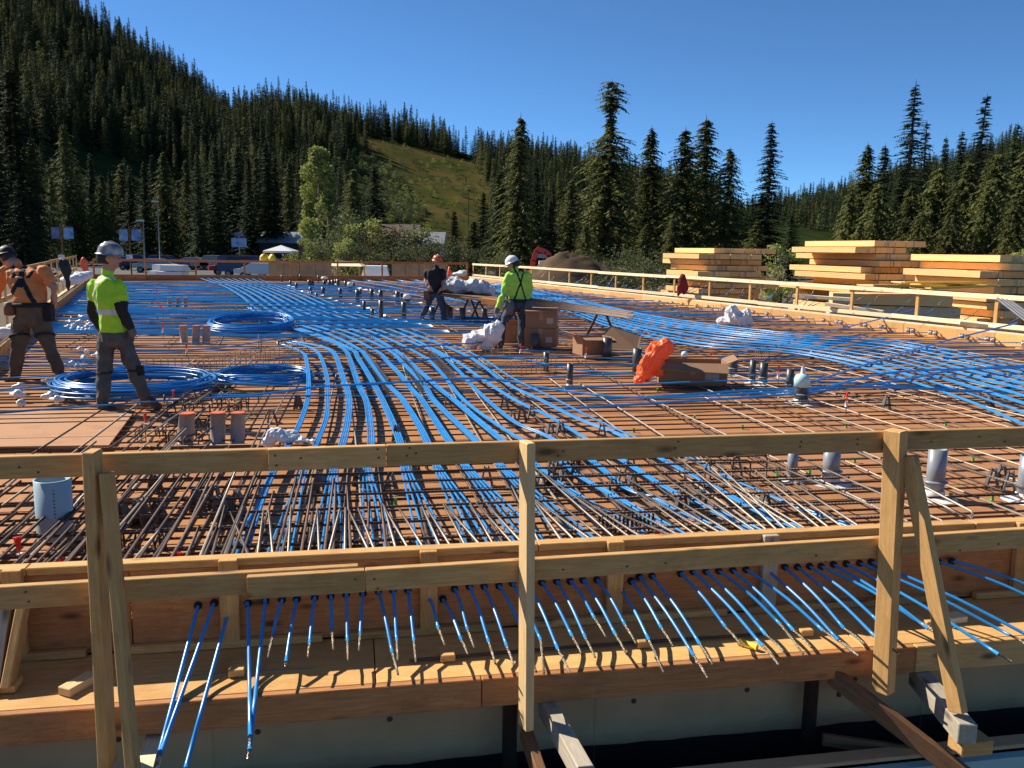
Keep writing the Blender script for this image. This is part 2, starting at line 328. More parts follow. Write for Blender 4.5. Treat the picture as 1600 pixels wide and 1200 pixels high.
# ------------------------------------------------------------ trees
def conifer(H, R, seed, droop=.35, levels=46, per=7, cards=9, bare=.12, taper=1.0, ragged=.3, card=.62, top_tuft=False):
    rg = random.Random(seed); u = rg.uniform; cr = MB(); tk = MB()
    lean = V((u(-.2, .2), u(-.2, .2), 0)); r0 = H * .014 + .07
    spine = [V((lean.x * t * t, lean.y * t * t, H * t)) + V((math.sin(t * 7 + seed) * .04, math.cos(t * 6 + seed) * .04, 0)) * H * .05 for t in [i / 10 for i in range(11)]]
    tk.tube(spine, [r0 * (1 - .93 * i / 10) for i in range(11)], 7)
    lobes = [(u(0, 6.3), u(.75, 1.25), u(.1, .9)) for _ in range(7)]
    for l in range(levels):
        t = bare + (1 - bare) * (l + u(-.4, .4)) / levels
        if t >= .995: continue
        rad = R * ((1 - t) / (1 - bare)) ** taper * (.9 + .1 * math.sin(l * 2.1 + seed)) + .22
        if t < bare + .15: rad *= .6 + .4 * (t - bare) / .15
        if top_tuft and .74 < t < .87: rad *= .28
        if top_tuft and t >= .87: rad = R * .30 * u(.6, 1.1)
        c0 = spine[min(10, int(t * 10))].lerp(spine[min(10, int(t * 10) + 1)], t * 10 % 1)
        for b in range(per):
            if rg.random() < .14: continue
            c = c0 + V((0, 0, u(-.7, .7) * H / levels))
            th = 2 * math.pi * (b + u(-.4, .4)) / per + l * 1.9; L = rad * u(1 - ragged, 1.12)
            for (la, lm, lt) in lobes:
                if abs((th - la + math.pi) % (2 * math.pi) - math.pi) < .5 and abs(t - lt) < .12: L *= lm
            d = V((math.cos(th), math.sin(th), 0)); side = V((-d.y, d.x, 0)); dr = droop * u(.6, 1.4); rise = .22 * (t - .35)
            if L > .9 and cards >= 8: cr.add([c + V((0, 0, .03)), c - V((0, 0, .03)), c + d * L * .8 + V((0, 0, L * (rise - dr * .64)))], [(0, 1, 2)], 1)
            nk = max(3, int(cards * (.45 + .55 * L / R)))
            for k in range(nk):
                s = (k + u(.2, .9)) / nk; p = c + d * L * s + V((0, 0, L * (rise * s - dr * s * s)))
                ln = card * u(.6, 1.25) * (1.05 - .5 * s) * (.5 + .5 * L / R) ; w = ln * u(.20, .34)
                sg = 1 if k % 2 else -1
                out = (d * u(.3, .9) + side * sg * u(.35, 1.0) + V((0, 0, -dr * u(.5, 1.6) - .1))).normalized()
                nrm = (out.cross(V((u(-.5, .5), u(-.5, .5), 1)))).normalized() * w
                cr.add([p - nrm * .5, p + out * ln * .5 - nrm * .8, p + out * ln, p + out * ln * .55 + nrm * .8, p + nrm * .4], [(0, 1, 2, 3, 4)])
    # leader
    tp = spine[10]
    cr.add([tp + V((-.06, 0, -.5)), tp + V((.06, 0, -.5)), tp + V((0, 0, .5))], [(0, 1, 2)]); cr.add([tp + V((0, -.06, -.5)), tp + V((0, .06, -.5)), tp + V((0, 0, .5))], [(0, 1, 2)])
    return tk.mesh('trunk', True), cr.mesh('crown')
def broadleaf(H, R, seed, n=2600, card=.34, base=.12, stems=1, slim=1.):
    rg = random.Random(seed); u = rg.uniform; cr = MB(); tk = MB(); blobs = []
    for s in range(stems):
        a = u(0, 6.28); o = V((math.cos(a), math.sin(a), 0)) * (R * .3 if stems > 1 else 0)
        sp = [o * t + V((u(-.1, .1), u(-.1, .1), H * .9 * t)) for t in [i / 6 for i in range(7)]]
        tk.tube(sp, [H * .013 * (1 - .8 * i / 6) + .02 for i in range(7)], 7)
        for k in range(int(26 / stems)):
            t = u(base, 1); c = sp[min(6, int(t * 6))]; w = R * (math.sin(min(1, (t - base) / (1 - base) * .93 + .07) * math.pi) ** .6) * slim
            th = u(0, 6.28); e = c + V((math.cos(th) * w * u(.3, .95), math.sin(th) * w * u(.3, .95), 0)); e.z = H * t * .97
            tk.tube([c * 1.0 + V((0, 0, -.3)), c.lerp(e, .5) + V((0, 0, .1)), e], [.05, .03, .012], 4); blobs.append((e, R * u(.22, .46)))
    for i in range(n):
        c, r = blobs[rg.randrange(len(blobs))]; d = V((rg.gauss(0, 1), rg.gauss(0, 1), rg.gauss(0, .9))).normalized(); p = c + d * r * u(.3, 1.1) ** .6
        a = V((rg.gauss(0, 1), rg.gauss(0, 1), rg.gauss(0, .6))).normalized(); b = a.cross(V((u(-1, 1), u(-1, 1), u(-1, 1)))).normalized(); s = card * u(.5, 1.1)
        cr.add([p - a * s * .5, p + b * s * .3, p + a * s * .5, p - b * s * .3], [(0, 1, 2, 3)])
    return tk.mesh('trunk', True), cr.mesh('crown')
TV = {}
def variant(key, maker, bark, leaf):
    tk, cr = maker; tk.materials.append(MAT[bark]); cr.materials.append(MAT[leaf]); cr.materials.append(MAT[bark]); TV[key] = (tk, cr)
for k in range(4): variant('fir%d' % k, conifer(20, 3.9 + .35 * k, 11 + k, .25, 56, 9, 20, .08, .85, .45, .82), 'bark', 'needle_dark')
for k in range(4): variant('hem%d' % k, conifer(20, 4.6 + .35 * k, 31 + k, .5, 52, 9, 22, .08, .72, .5, .88), 'bark', 'needle_green')
for k in range(2): variant('open%d' % k, conifer(22, 4.9, 51 + k, .26, 48, 8, 22, .05, 1.0, .45, .7), 'bark', 'needle_dark')
variant('tuft', conifer(24, 5.3, 71, .5, 64, 10, 22, .12, .62, .5, .85, top_tuft=True), 'bark', 'needle_green')
variant('ceda', conifer(14, 3.6, 81, .7, 44, 10, 20, .04, .6, .5, .8), 'bark', 'needle_green')
variant('cedb', conifer(14, 4.2, 82, .7, 44, 10, 20, .03, .5, .5, .8), 'bark', 'needle_green')
variant('pop', broadleaf(14, 2.7, 5, 12000, .46, .08, 1, 1.), 'bark_pale', 'leaf_pale')
variant('bush0', broadleaf(6, 3.2, 6, 2600, .30, .03, 3), 'bark', 'leaf_bush')
variant('bush1', broadleaf(6, 2.6, 7, 2400, .30, .03, 3), 'bark', 'leaf_pale')
variant('bush2', broadleaf(5, 2.2, 8, 2000, .28, .03, 3), 'bark', 'leaf_amber')
VH = dict(small0=16, small1=16, small2=16, small3=13, small4=19, tuft=24, pop=14, bush0=6, bush1=6, bush2=5, ceda=14, cedb=14, open0=22, open1=22)
def plant(key, x, ytop, Y, label, cat='tree', group=None, name='conifer_tree', widen=1., base=GZ):
    tk, cr = TV[key]; h = VH.get(key, 20); top = UD(x, ytop, Y); H = top.z - base; s = H / h
    t = thing(name, label, cat, (top.x, Y, base), rnd(0, 6.28), group)
    for nm, me in (('trunk', tk), ('crown', cr)):
        o = bpy.data.objects.new(nm, me); C.objects.link(o); o.parent = t; o.scale = (s * widen, s * widen, s)
    return t
# trees one can pick out, right to left
HERO = [
 ('tuft', 957, 128, 105, 'tallest central conifer with a bare stalk and tufted broken top', 1.1),
 ('hem0', 1018, 200, 112, 'dark conifer just right of the tuft-topped tree', .95),
 ('hem1', 1072, 200, 100, 'drooping conifer, left of the pair above the left lumber stack', 1.05),
 ('hem2', 1104, 183, 108, 'tallest drooping conifer above the left lumber stack', 1.05),
 ('hem3', 1142, 232, 98, 'lighter green drooping conifer, right of the group above the left lumber stack', 1.),
 ('fir1', 1207, 192, 96, 'lone dark layered conifer between left and middle lumber stacks', 1.0),
 ('fir2', 1238, 335, 70, 'short dark conifer beside the middle lumber stack', 1.4),
 ('hem1', 1182, 345, 72, 'short dark conifer behind the left lumber stack', 1.3),
 ('open0', 1433, 130, 78, 'tallest spire-topped conifer behind the right lumber stacks', 1.05),
 ('open1', 1452, 192, 80, 'thinner conifer with drooping tip right against the tallest spire', .9),
 ('open1', 1537, 150, 84, 'second tallest spire conifer near the right edge of the picture', 1.05),
 ('fir0', 1504, 206, 90, 'narrow dark conifer left of the second spire', .8),
 ('fir3', 1478, 214, 95, 'thin pole-like conifer between the two spires', .6),
 ('fir1', 1590, 194, 92, 'dark pointed conifer cut by the right edge of the picture', .8),
 ('hem0', 1356, 226, 82, 'pale drooping conifer at the left of the right-hand grove', 1.),
 ('fir2', 1385, 228, 84, 'dark conifer second from left in the right-hand grove', 1.1),
 ('fir1', 1410, 262, 74, 'dark conifer in front of the tallest spire', 1.3),
 ('hem2', 813, 180, 88, 'tall ragged hemlock with bare lower trunk left of the red excavator', .8),
 ('fir0', 838, 258, 96, 'slender dark conifer right of the tall ragged hemlock', .9),
 ('fir3', 862, 315, 86, 'small conifer left of the tuft-topped tree, nearer the hemlock', 1.3),
 ('hem3', 893, 280, 92, 'mid-height conifer between the hemlock and the tuft-topped tree', 1.),
 ('fir1', 780, 268, 100, 'dark conifer just left of the tall ragged hemlock', 1.1),
 ('fir2', 755, 300, 104, 'dark conifer at the foot of the ski slope', 1.1),
 ('fir0', 710, 330, 92, 'broad dark fir low behind the man in black', 1.5),
 ('hem0', 740, 345, 84, 'lighter small fir right of the man in black', 1.5),
 ('fir3', 587, 258, 120, 'dark lone fir in front of the lower ski slope', 1.2),
 ('hem1', 552, 262, 124, 'dim fir right of the pale poplar', 1.),
 ('hem3', 915, 352, 76, 'short green conifer beside the earth mound', 1.3),
 ('hem0', 1010, 350, 78, 'short green conifer behind the earth mound', 1.5),
 ('ceda', 1055, 330, 84, 'low green cedar behind the left lumber stack', 1.1),
]
for k, x, y, Y, lab, w in HERO: plant(k, x, y, Y, lab, widen=w * (1.3 if k[:3] in ('hem', 'tuf', 'ope') else 1.15), group=None)
CED = sorted([1330, 1372, 1425, 1470, 1515, 1560, 1605, 1545, 1490, 1590, 1650, 1440, 1345])
for i, (x, y, Y, k) in enumerate([(1330, 300, 72, 'ceda'), (1372, 285, 68, 'cedb'), (1425, 290, 66, 'ceda'), (1470, 262, 70, 'cedb'), (1515, 250, 68, 'ceda'), (1560, 240, 66, 'cedb'), (1605, 232, 68, 'ceda'), (1545, 290, 60, 'cedb'), (1490, 310, 60, 'ceda'), (1590, 300, 57, 'cedb'), (1650, 240, 62, 'cedb'), (1440, 330, 62, 'cedb'), (1345, 345, 64, 'ceda')]):
    plant(k, x, y, Y, 'bushy green cedar behind the right lumber stacks, %s from the left' % ordinal(CED.index(x) + 1), group='cedars behind the right lumber stacks', widen=1.15)
rg = random.Random(4); nrow = 0
x = -60
while x < 480:          # the row at the foot of the left hill
    nrow += 1
    plant(rg.choice(['fir0', 'fir1', 'hem0', 'hem1', 'hem2', 'fir3']), x, rg.uniform(225, 275) + (12 if 60 < x < 300 else -4), rg.uniform(112, 150), 'tall dark conifer, %s from the left in the row below the left hill' % ordinal(nrow), group='conifers at the foot of the left hill', widen=rg.uniform(.85, 1.2)); x += rg.uniform(12, 24)
for x, y, Y, w_ in [(12, 105, 80, 'tallest'), (-45, 90, 84, 'leftmost'), (45, 215, 84, 'rightmost'), (-10, 200, 72, 'middle-height'), (30, 270, 70, 'shortest')]:
    plant(rg.choice(['hem0', 'fir2']), x, y, Y, w_ + ' dark conifer in the clump at the left edge of the picture', group='conifers at the left edge', widen=1.2)
for x, y, Y in [(100, 190, 118)]: plant('hem2', x, y, Y, 'ragged broken-topped conifer above the left banners', widen=.9)
plant('pop', 497, 234, 84, 'tall pale green poplar left of the ski slope', name='poplar_tree')
plant('pop', 512, 300, 82, 'shorter pale leafy tree against the right of the poplar', name='poplar_tree', widen=1.)
SHN = {}
for i, (k, x, y, Y) in enumerate([('bush0', 545, 325, 74), ('bush1', 568, 345, 70), ('bush0', 595, 352, 72), ('bush2', 603, 356, 71), ('bush0', 632, 352, 70), ('bush1', 655, 358, 72), ('bush1', 478, 375, 70), ('bush0', 510, 365, 69), ('bush1', 540, 375, 66), ('bush0', 684, 375, 68), ('bush0', 720, 372, 70), ('bush0', 575, 378, 66), ('bush0', 615, 382, 66), ('bush0', 660, 385, 66), ('bush0', 780, 392, 66), ('bush0', 930, 395, 62), ('bush0', 985, 385, 62), ('bush0', 1025, 390, 58), ('bush1', 1225, 385, 52), ('bush0', 1000, 405, 50), ('bush0', 955, 418, 48), ('bush1', 1600, 390, 50)]):
    lab = {'bush0': 'dark green leafy shrub beyond the guardrail', 'bush1': 'pale green leafy shrub beyond the guardrail', 'bush2': 'amber-tinted shrub among the green bushes beyond the far guardrail'}[k]
    SHN[k] = SHN.get(k, 0) + 1; lab = lab if k == 'bush2' else lab + ', at %s, %s' % ('far left' if x < 560 else 'centre' if x < 800 else 'right', ordinal(SHN[k]) + ' of its kind')
    plant(k, x, y, Y, lab, 'shrub', 'shrubs beyond the guardrail' if k != 'bush2' else None, 'leafy_shrub', 1.15)

# the forest on the hills: one mass of trees on each, grown from real crowns
variant('small0', conifer(16, 2.7, 91, .28, 36, 7, 8, .02, .95, .4, .95), 'bark', 'needle_dark')
variant('small1', conifer(16, 3.2, 92, .35, 36, 7, 8, .02, .9, .45, 1.0), 'bark', 'needle_dark')
variant('small3', conifer(13, 3.7, 94, .45, 26, 7, 9, .02, .7, .55, 1.1), 'bark', 'needle_green')
variant('small4', conifer(19, 3.0, 95, .35, 40, 7, 8, .03, .85, .55, .9), 'bark', 'needle_dark')
variant('small2', conifer(16, 2.9, 93, .4, 34, 7, 8, .02, .85, .45, 1.0), 'bark', 'needle_green')
def forest(name, label, points, srcs, smin, smax, seed):
    me = bpy.data.meshes.new(name); me.from_pydata([tuple(p) for p in points], [], []); o = bpy.data.objects.new(name, me); C.objects.link(o)
    ng = bpy.data.node_groups.new(name, 'GeometryNodeTree'); ng.interface.new_socket('Geometry', in_out='INPUT', socket_type='NodeSocketGeometry'); ng.interface.new_socket('Geometry', in_out='OUTPUT', socket_type='NodeSocketGeometry')
    N = ng.nodes; L = ng.links; gi = N.new('NodeGroupInput'); go = N.new('NodeGroupOutput'); jo = N.new('GeometryNodeGeometryToInstance'); 
    for s in reversed(srcs):
        oi = N.new('GeometryNodeObjectInfo'); oi.inputs[0].default_value = s; oi.transform_space = 'ORIGINAL'; L.new(oi.outputs['Geometry'], jo.inputs[0])
    ip = N.new('GeometryNodeInstanceOnPoints'); L.new(gi.outputs[0], ip.inputs['Points']); L.new(jo.outputs[0], ip.inputs['Instance'])
    # one source tree per point: join sources as separate instances
    N.remove(jo); gj = N.new('GeometryNodeJoinGeometry')
    for nd in [q for q in N if q.bl_idname == 'GeometryNodeObjectInfo']:
        nd.inputs['As Instance'].default_value = True; L.new(nd.outputs['Geometry'], gj.inputs[0])
    L.new(gj.outputs[0], ip.inputs['Instance']); ip.inputs['Pick Instance'].default_value = True
    ri = N.new('FunctionNodeRandomValue'); ri.data_type = 'INT'; ri.inputs[4].default_value = 0; ri.inputs[5].default_value = len(srcs) - 1; ri.inputs['Seed'].default_value = seed; L.new(ri.outputs[2], ip.inputs['Instance Index'])
    rr = N.new('FunctionNodeRandomValue'); rr.data_type = 'FLOAT_VECTOR'; rr.inputs[0].default_value = (-.04, -.04, 0); rr.inputs[1].default_value = (.04, .04, 6.28); rr.inputs['Seed'].default_value = seed + 1; L.new(rr.outputs[0], ip.inputs['Rotation'])
    rs = N.new('FunctionNodeRandomValue'); rs.data_type = 'FLOAT'; rs.inputs[2].default_value = smin; rs.inputs[3].default_value = smax; rs.inputs['Seed'].default_value = seed + 2; L.new(rs.outputs[1], ip.inputs['Scale'])
    L.new(ip.outputs[0], go.inputs[0]); md = o.modifiers.new('trees', 'NODES'); md.node_group = ng
    return tag(o, label, 'forest', kind='stuff')
# three real small trees standing near the lot give the forest its crowns
SRC = []
for k, x, y in (('small0', 330, 300), ('small1', 395, 290), ('small2', 420, 305), ('small3', 290, 310), ('small4', 360, 280)):
    t = plant(k, x, y, 140, 'small slim conifer in front of the row below the left hill, %s of five' % {'small0': 'second', 'small1': 'fourth', 'small2': 'last', 'small3': 'first', 'small4': 'third'}[k], group='small conifers at the foot of the left hill', widen=1.)
    SRC.append([c for c in t.children if c.name.startswith('crown')][0])
pts = []; rg = random.Random(9)
while len(pts) < 8200:
    x = rg.uniform(-420, 1120); r = 165 + 265 * rg.random() ** .8; p = hill_pt(x, r); q = proj(p)
    if p.z < GZ - .5: continue
    if r < 366 and in_poly(q[0], q[1], SLOPE): continue
    tq = proj(p + V((0, 0, 15)))
    if r < 366 and (in_poly(tq[0], tq[1], SEEN) or in_poly(q[0], (q[1] + tq[1]) / 2, SEEN)): continue
    if 545 < q[0] < 690 and 272 < q[1] < 345 and rg.random() < .93: continue
    if MN.noise(V((p.x * .03, p.y * .03, 0))) < -.22: continue
    p.z -= .4; pts.append(p)
forest('hillside_forest', 'dense dark conifer forest covering the left hill around the ski slope', pts, SRC, .36, .86, 1)
pts = []
while len(pts) < 4200:
    x = rg.uniform(980, 1750); r = rg.uniform(340, 850); p = hill2(x, r); p.z -= .4; pts.append(p)
forest('far_forest', 'distant conifer forest on the low hill at the right', pts, SRC, .8, 1.4, 5)

BS = [[c for c in o.children if c.name.startswith('crown')][0] for o in C.objects if o.name.startswith('leafy_shrub')][:3]
pts = []
while len(pts) < 900:
    x = rg.uniform(520, 780); r = rg.uniform(170, 362); p = hill_pt(x, r); q = proj(p)
    inside = in_poly(q[0], q[1], SLOPE)
    if not inside and not (530 < q[0] < 700 and 225 < q[1] < 350): continue
    if inside and rg.random() < .86: continue
    p.z -= .3; pts.append(p)
forest('slope_brush', 'low green brush growing on and beside the ski slope', pts, BS, .14, .36, 8)
# ============================================================ DECK, FORMS, GUARDRAILS
A_, B_, C_, D_ = V((-3.65, 3.64, 0)), V((14.2, 6.92, 0)), V((-2.5, 48.6, 0)), V((-20.8, 43.0, 0))
DECK = [A_, B_, C_, D_]
def clip_poly(poly, clip):
    out = list(poly)
    for i in range(len(clip)):
        a, b = clip[i], clip[(i + 1) % len(clip)]; e = b - a; n = V((-e.y, e.x, 0)); inp = out; out = []
        for k in range(len(inp)):
            p, q = inp[k], inp[(k + 1) % len(inp)]; dp, dq = (p - a).dot(n), (q - a).dot(n)
            if dp >= 0: out.append(p)
            if (dp >= 0) != (dq >= 0): out.append(p + (q - p) * (dp / (dp - dq)))
        if not out: return []
    return out
def clip_seg(p, q, inset=0.):
    t0, t1 = 0., 1.; d = q - p
    for i in range(4):
        a, b = DECK[i], DECK[(i + 1) % 4]; e = (b - a).normalized(); n = V((-e.y, e.x, 0)); dp = (p - a).dot(n) - inset; dd = d.dot(n)
        if abs(dd) < 1e-9:
            if dp < 0: return None
        else:
            t = -dp / dd
            if dd > 0: t0 = max(t0, t)
            else: t1 = min(t1, t)
    return (p + d * t0, p + d * t1) if t1 - t0 > 1e-4 else None
deck = MB()
deck.add([(p.x, p.y, -.021) for p in DECK] + [(p.x, p.y, -.14) for p in DECK], [(0, 1, 2, 3), (7, 6, 5, 4), (0, 4, 5, 1), (1, 5, 6, 2), (2, 6, 7, 3), (3, 7, 4, 0)])
deck = tag(deck.build('deck', 'steel_dark'), kind='structure')
# plywood sheets laid parallel to the front edge
for j in range(45):
    for i in range(-12, 9):
        o = P0 + D2 * (j * 1.22 + .03) + D1 * ((i + (.5 if j % 2 else 0)) * 2.44)
        g = .0025; q = [o + D1 * g + D2 * g, o + D1 * (2.44 - g) + D2 * g, o + D1 * (2.44 - g) + D2 * (1.22 - g), o + D1 * g + D2 * (1.22 - g)]
        q = clip_poly(q, DECK)
        if len(q) < 3: continue
        dz = rnd(-.002, .0); n = len(q); c = sum(q, V()) / n; T = M(((D1.x, D2.x, 0, c.x), (D1.y, D2.y, 0, c.y), (0, 0, 1, 0), (0, 0, 0, 1))); Ti = T.inverted()
        vs = [Ti @ V((p.x, p.y, dz)) for p in q] + [Ti @ V((p.x, p.y, -.019)) for p in q]; mb = MB()
        mb.add(vs, [tuple(range(n))] + [(k, n + k, n + (k + 1) % n, (k + 1) % n) for k in range(n)])
        link('plywood_sheet', mb.mesh('plywood_sheet'), 'plywood', deck, None, T)

# ---- front edge form: panel, top plate, strongbacks, kickers
form = thing('edge_form', 'orange-brown timber edge form along the front of the deck, drilled for the blue cables', 'formwork', FR(0, 0, -.15))
S0, S1 = -4.2, 13.5
for a, b in ((S0, -1.85), (-1.845, .6), (.605, 3.03), (3.035, 5.5), (5.505, 9.), (9.005, S1)):
    board('form_panel', FR(a, -.012, .055), FR(b, -.012, .055), .022, .405, 'wood_form', form)
for a, b in ((S0, -2.3), (-2.296, .15), (.154, 2.7), (2.704, 6.), (6.004, S1)):
    board('top_plate', FR(a, -.03, .277), FR(b, -.03, .277), .075, .038, 'wood_rail', form)
for a, b in ((S0, -2.05), (-1.9, -.95), (-.84, -.05), (.06, 1.2), (1.32, 2.6), (2.72, 4.6), (4.8, S1)):
    board('bottom_plate', FR(a, .024, -.13), FR(b, .024, -.13), .04, .038, 'wood_rail', form)
STR = [(20, 0), (358, 0), (670, 0), (960, 0), (1200, 1), (1590, 0), (1385, 0), (1800, 0), (-250, 0)]
for x, k in STR:
    p = FRpx(x, 930, .03); s = (p - P0).dot(D1)
    board('strongback', FR(s, .022, -.148), FR(s, .022, .292 + rnd(0, .012)), .089, .04, 'wood_grey' if k else 'wood_rail', form, up=NF)
    if x < 100 or x > 1500: board('kicker', FR(s + .065, .05, .2), FR(s + .065, .34, -.135), .038, .075, 'wood_rail' if not k else 'wood_old', form, up=(0, 0, 1))
    board('kicker_block', FR(s + .03, .30, -.130), FR(s + .10, .30, -.130), .10, .034, 'wood_rail', form)
board('kicker', FRpx(12, 950, .07), FRpx(-10, 1105, .36), .05, .12, 'wood_grey', form)
# ---- walkway ledge outside the form
ledge = thing('walkway_ledge', 'narrow timber walkway ledge with brown fascia board below the front form', 'walkway', FR(0, .25, -.2))
for a, b in ((S0, -.7), (-.695, 1.73), (1.735, 4.1), (4.105, 8.), (8.005, S1)):
    board('walkway_plank', FR(a, .245, -.1615), FR(b, .245, -.1615), .49, .02, 'plywood_raw', ledge)
for a, b in ((S0, -.22), (-.216, 2.0), (2.004, 5.), (5.004, S1)):
    board('fascia_board', FR(a, .51, -.222), FR(b, .51, -.222), .038, .14, 'wood_form' if a < 1 else 'wood_rail', ledge)
for s in [S0 + .3 + k * .61 for k in range(28)]:
    board('joist', FR(s, .02, -.215), FR(s, .49, -.215), .038, .086, 'wood_old', ledge)
# loose bits lying on the ledge
def ledge_bit(name, label, x, y, dims, m, rz, cat, z=-.151):
    p = U(x, y, z); T = M.Translation(p) @ M.Rotation(rz, 4, 'Z'); o = link(name, chamfer_box(*dims, .003).copy(), m, None, None, M.Translation((p.x, p.y, z + dims[2] / 2)) @ M.Rotation(rz, 4, 'Z')); tag(o, label, cat); return o
ledge_bit('timber_offcut', 'short timber offcut on the ledge at the left strongback', 100, 1088, (.16, .07, .038), 'wood_fresh', 1.2, 'offcut')
ledge_bit('timber_offcut', 'pale timber offcut on the ledge behind the right guardrail post', 1475, 972, (.12, .08, .035), 'wood_bleach', .3, 'offcut')
p = U(1168, 1012, -.151); mb = MB(); mb.tube([V((-.05, 0, .017)), V((.05, 0, .017))], .017, 10); o = mb.build('plastic_sleeve', 'yellow_paint', None, True); o.location = p; o.rotation_euler.z = -.7; tag(o, 'short yellow plastic tube lying on the walkway ledge', 'tube')
mb = MB(); mb.tube([FRpx(262, 1062, .3), FRpx(366, 1052, .3), FRpx(600, 1040, .3)], .008, 6); tag(mb.build('rebar', 'rebar_light', None, at=FRpx(262, 1062, .3)), 'ribbed steel bar lying on the left of the walkway ledge', 'rebar')
mb = MB(); mb.tube([U(640, 1032, -.135), U(900, 1010, -.135), U(1200, 990, -.135)], .008, 6); tag(mb.build('rebar', 'rebar_dark', None, at=U(640, 1032, -.135)), 'thin steel bar lying along the middle of the walkway ledge', 'rebar')

# ---- front guardrail
gr = thing('guardrail', 'near timber guardrail with three posts crossing the foreground', 'guardrail', FR(0, .55, -.3))
RD = .56
def fr_line(x0, y0, x1, y1, d): return FRpx(x0, y0, d), FRpx(x1, y1, d)
def railb(nm, x0, y0, x1, y1, d, h, w, m):
    p, q = fr_line(x0, y0, x1, y1, d); o = V((0, 0, -h / 2)); return board(nm, p + o, q + o, w, h, m, gr, b=.003)
railb('top_rail', -330, 722, 470, 699, RD - .02, .092, .038, 'wood_rail')
railb('top_rail', 419, 701, 603, 695, RD + .022, .092, .038, 'wood_rail')
railb('top_rail', 604, 694.5, 1950, 658, RD + .02, .092, .038, 'wood_rail')
railb('mid_rail', -330, 935, 560, 882, RD - .02, .098, .038, 'wood_rail')
railb('mid_rail', 386, 900, 570, 889, RD + .022, .098, .038, 'wood_rail')
railb('mid_rail', 571, 888.5, 1950, 803, RD + .02, .098, .038, 'wood_rail')
def post(nm, x0, y0, x1, y1, d0, d1, w, h, m, par=gr, rot=0.):
    p, q = FRpx(x0, y0, d0), FRpx(x1, y1, d1); up = M.Rotation(rot, 3, 'Z') @ NF; return board(nm, p, q, w, h, m, par, up=up)
post('post', 144, 704, 168, 1195, RD + .085, RD + .085, .048, .085, 'wood_rail', rot=-.12)
post('brace', 167, 738, 213, 1262, RD + .10, RD + .30, .036, .07, 'wood_rail', rot=-.15)
post('post', 824, 690, 822, 1136, RD + .085, RD + .085, .040, .085, 'wood_fresh', rot=.25)
post('post', 1400, 672, 1380, 1080, RD + .085, RD + .085, .066, .085, 'wood_rail', rot=.45)
pb_ = U(1497, 1112, -.27)
board('brace', FRpx(1420, 712, RD + .12), pb_, .045, .075, 'wood_rail', gr, up=M.Rotation(.35, 3, 'Z') @ NF)
nm_ = MB(); nm_.lathe([(.0045, 0), (.0045, .003)], 8); nm_ = nm_.mesh('nail'); RX = NF.to_track_quat('Z', 'Y').to_matrix().to_4x4()
for x, y in [(30, 730), (60, 738), (430, 712), (432, 727), (470, 716), (590, 702), (592, 715), (640, 700), (636, 712), (650, 708), (880, 705), (872, 712), (1055, 700), (1060, 690), (1252, 690), (1250, 698), (1340, 686), (1340, 694), (1455, 690), (1530, 682), (1570, 690), (40, 925), (45, 940), (400, 915), (402, 928), (555, 905), (585, 905), (590, 920), (880, 890), (980, 885), (1040, 880), (1275, 868), (1290, 878), (1500, 860), (1560, 850)]:
    link('nail', nm_, 'steel_dark', gr, None, M.Translation(FRpx(x, y, RD + .0395 if x > 600 else RD + .0415 if x > 415 else RD - .0005)) @ RX)
# outriggers and shoring below the ledge
sh = thing('outrigger_frame', 'grey timber outrigger carrying the right guardrail brace', 'outrigger', FRpx(1450, 1120, 1.))
oz_ = -.345
board('outrigger', FR(2.07, .46, oz_), U(1512, 1148, oz_), .085, .10, 'wood_grey', sh)
board('lower_brace', FRpx(1300, 1055, .5), FRpx(1510, 1215, .95), .045, .09, 'wood_old', sh)
q_ = U(1512, 1148, oz_)
board('end_block', q_ + V((-.02, .06, -.088)), q_ + V((.14, .09, -.088)), .1, .07, 'wood_rail', sh)
sh = thing('outrigger_frame', 'grey timber outrigger jutting from under the centre guardrail post', 'outrigger', FRpx(860, 1140, 1.))
board('outrigger', FR(.10, .46, -.34), FR(.16, 1.35, -.34), .07, .095, 'wood_grey', sh)
board('lower_brace', FRpx(820, 1140, .56), FRpx(850, 1230, .85), .045, .09, 'wood_old', sh)
sh = thing('outrigger_frame', 'timber outrigger at the foot of the left guardrail post', 'outrigger', FRpx(180, 1190, .8))
board('outrigger', FR(-1.66, .46, -.36), FR(-1.6, 1.2, -.36), .07, .095, 'wood_bleach', sh)
for x, lab in ((1266, 'rusty brown shoring post under the ledge left of the right guardrail post'), (797, 'dark shoring post under the ledge at the centre guardrail post')):
    t = thing('shoring_post', lab, 'shoring post', FRpx(x, 1200, .42)); p = FRpx(x, 1100, .42)
    mb = MB(); mb.tube([V((p.x, p.y, -.29)), V((p.x, p.y, -2.4))], .036, 12); mb.build('tube', 'steel_dark', t, True, at=V((p.x, p.y, -.3)))
    mb = MB(); mb.box((p.x - .08, p.y - .08, -.30), (p.x + .08, p.y + .08, -.291)); mb.build('head_plate', 'steel_dark', t, at=V((p.x, p.y, -.3)))
t = thing('clamp', 'rusty clamp bolt hanging beneath the ledge beside the brown shoring post', 'clamp', FRpx(1315, 1080, .40)); p = FRpx(1315, 1068, .4)
mb = MB(); mb.tube([p + V((0, 0, .03)), p + V((-.01, 0, -.07))], .012, 8); mb.build('bolt', 'steel_dark', t, at=p)
mb = MB(); mb.tube([p + V((-.03, 0, .0)), p + V((.03, 0, 0))], .02, 6); mb.build('nut', 'steel_dark', t, at=p)
board('tie_board', FRpx(1285, 1155, .55), FRpx(1445, 1178, .7), .03, .06, 'wood_old', None); 
tag([o for o in C.objects if o.name.startswith('tie_board')][0], 'dark loose board in the gap behind the blue insulation', 'board')
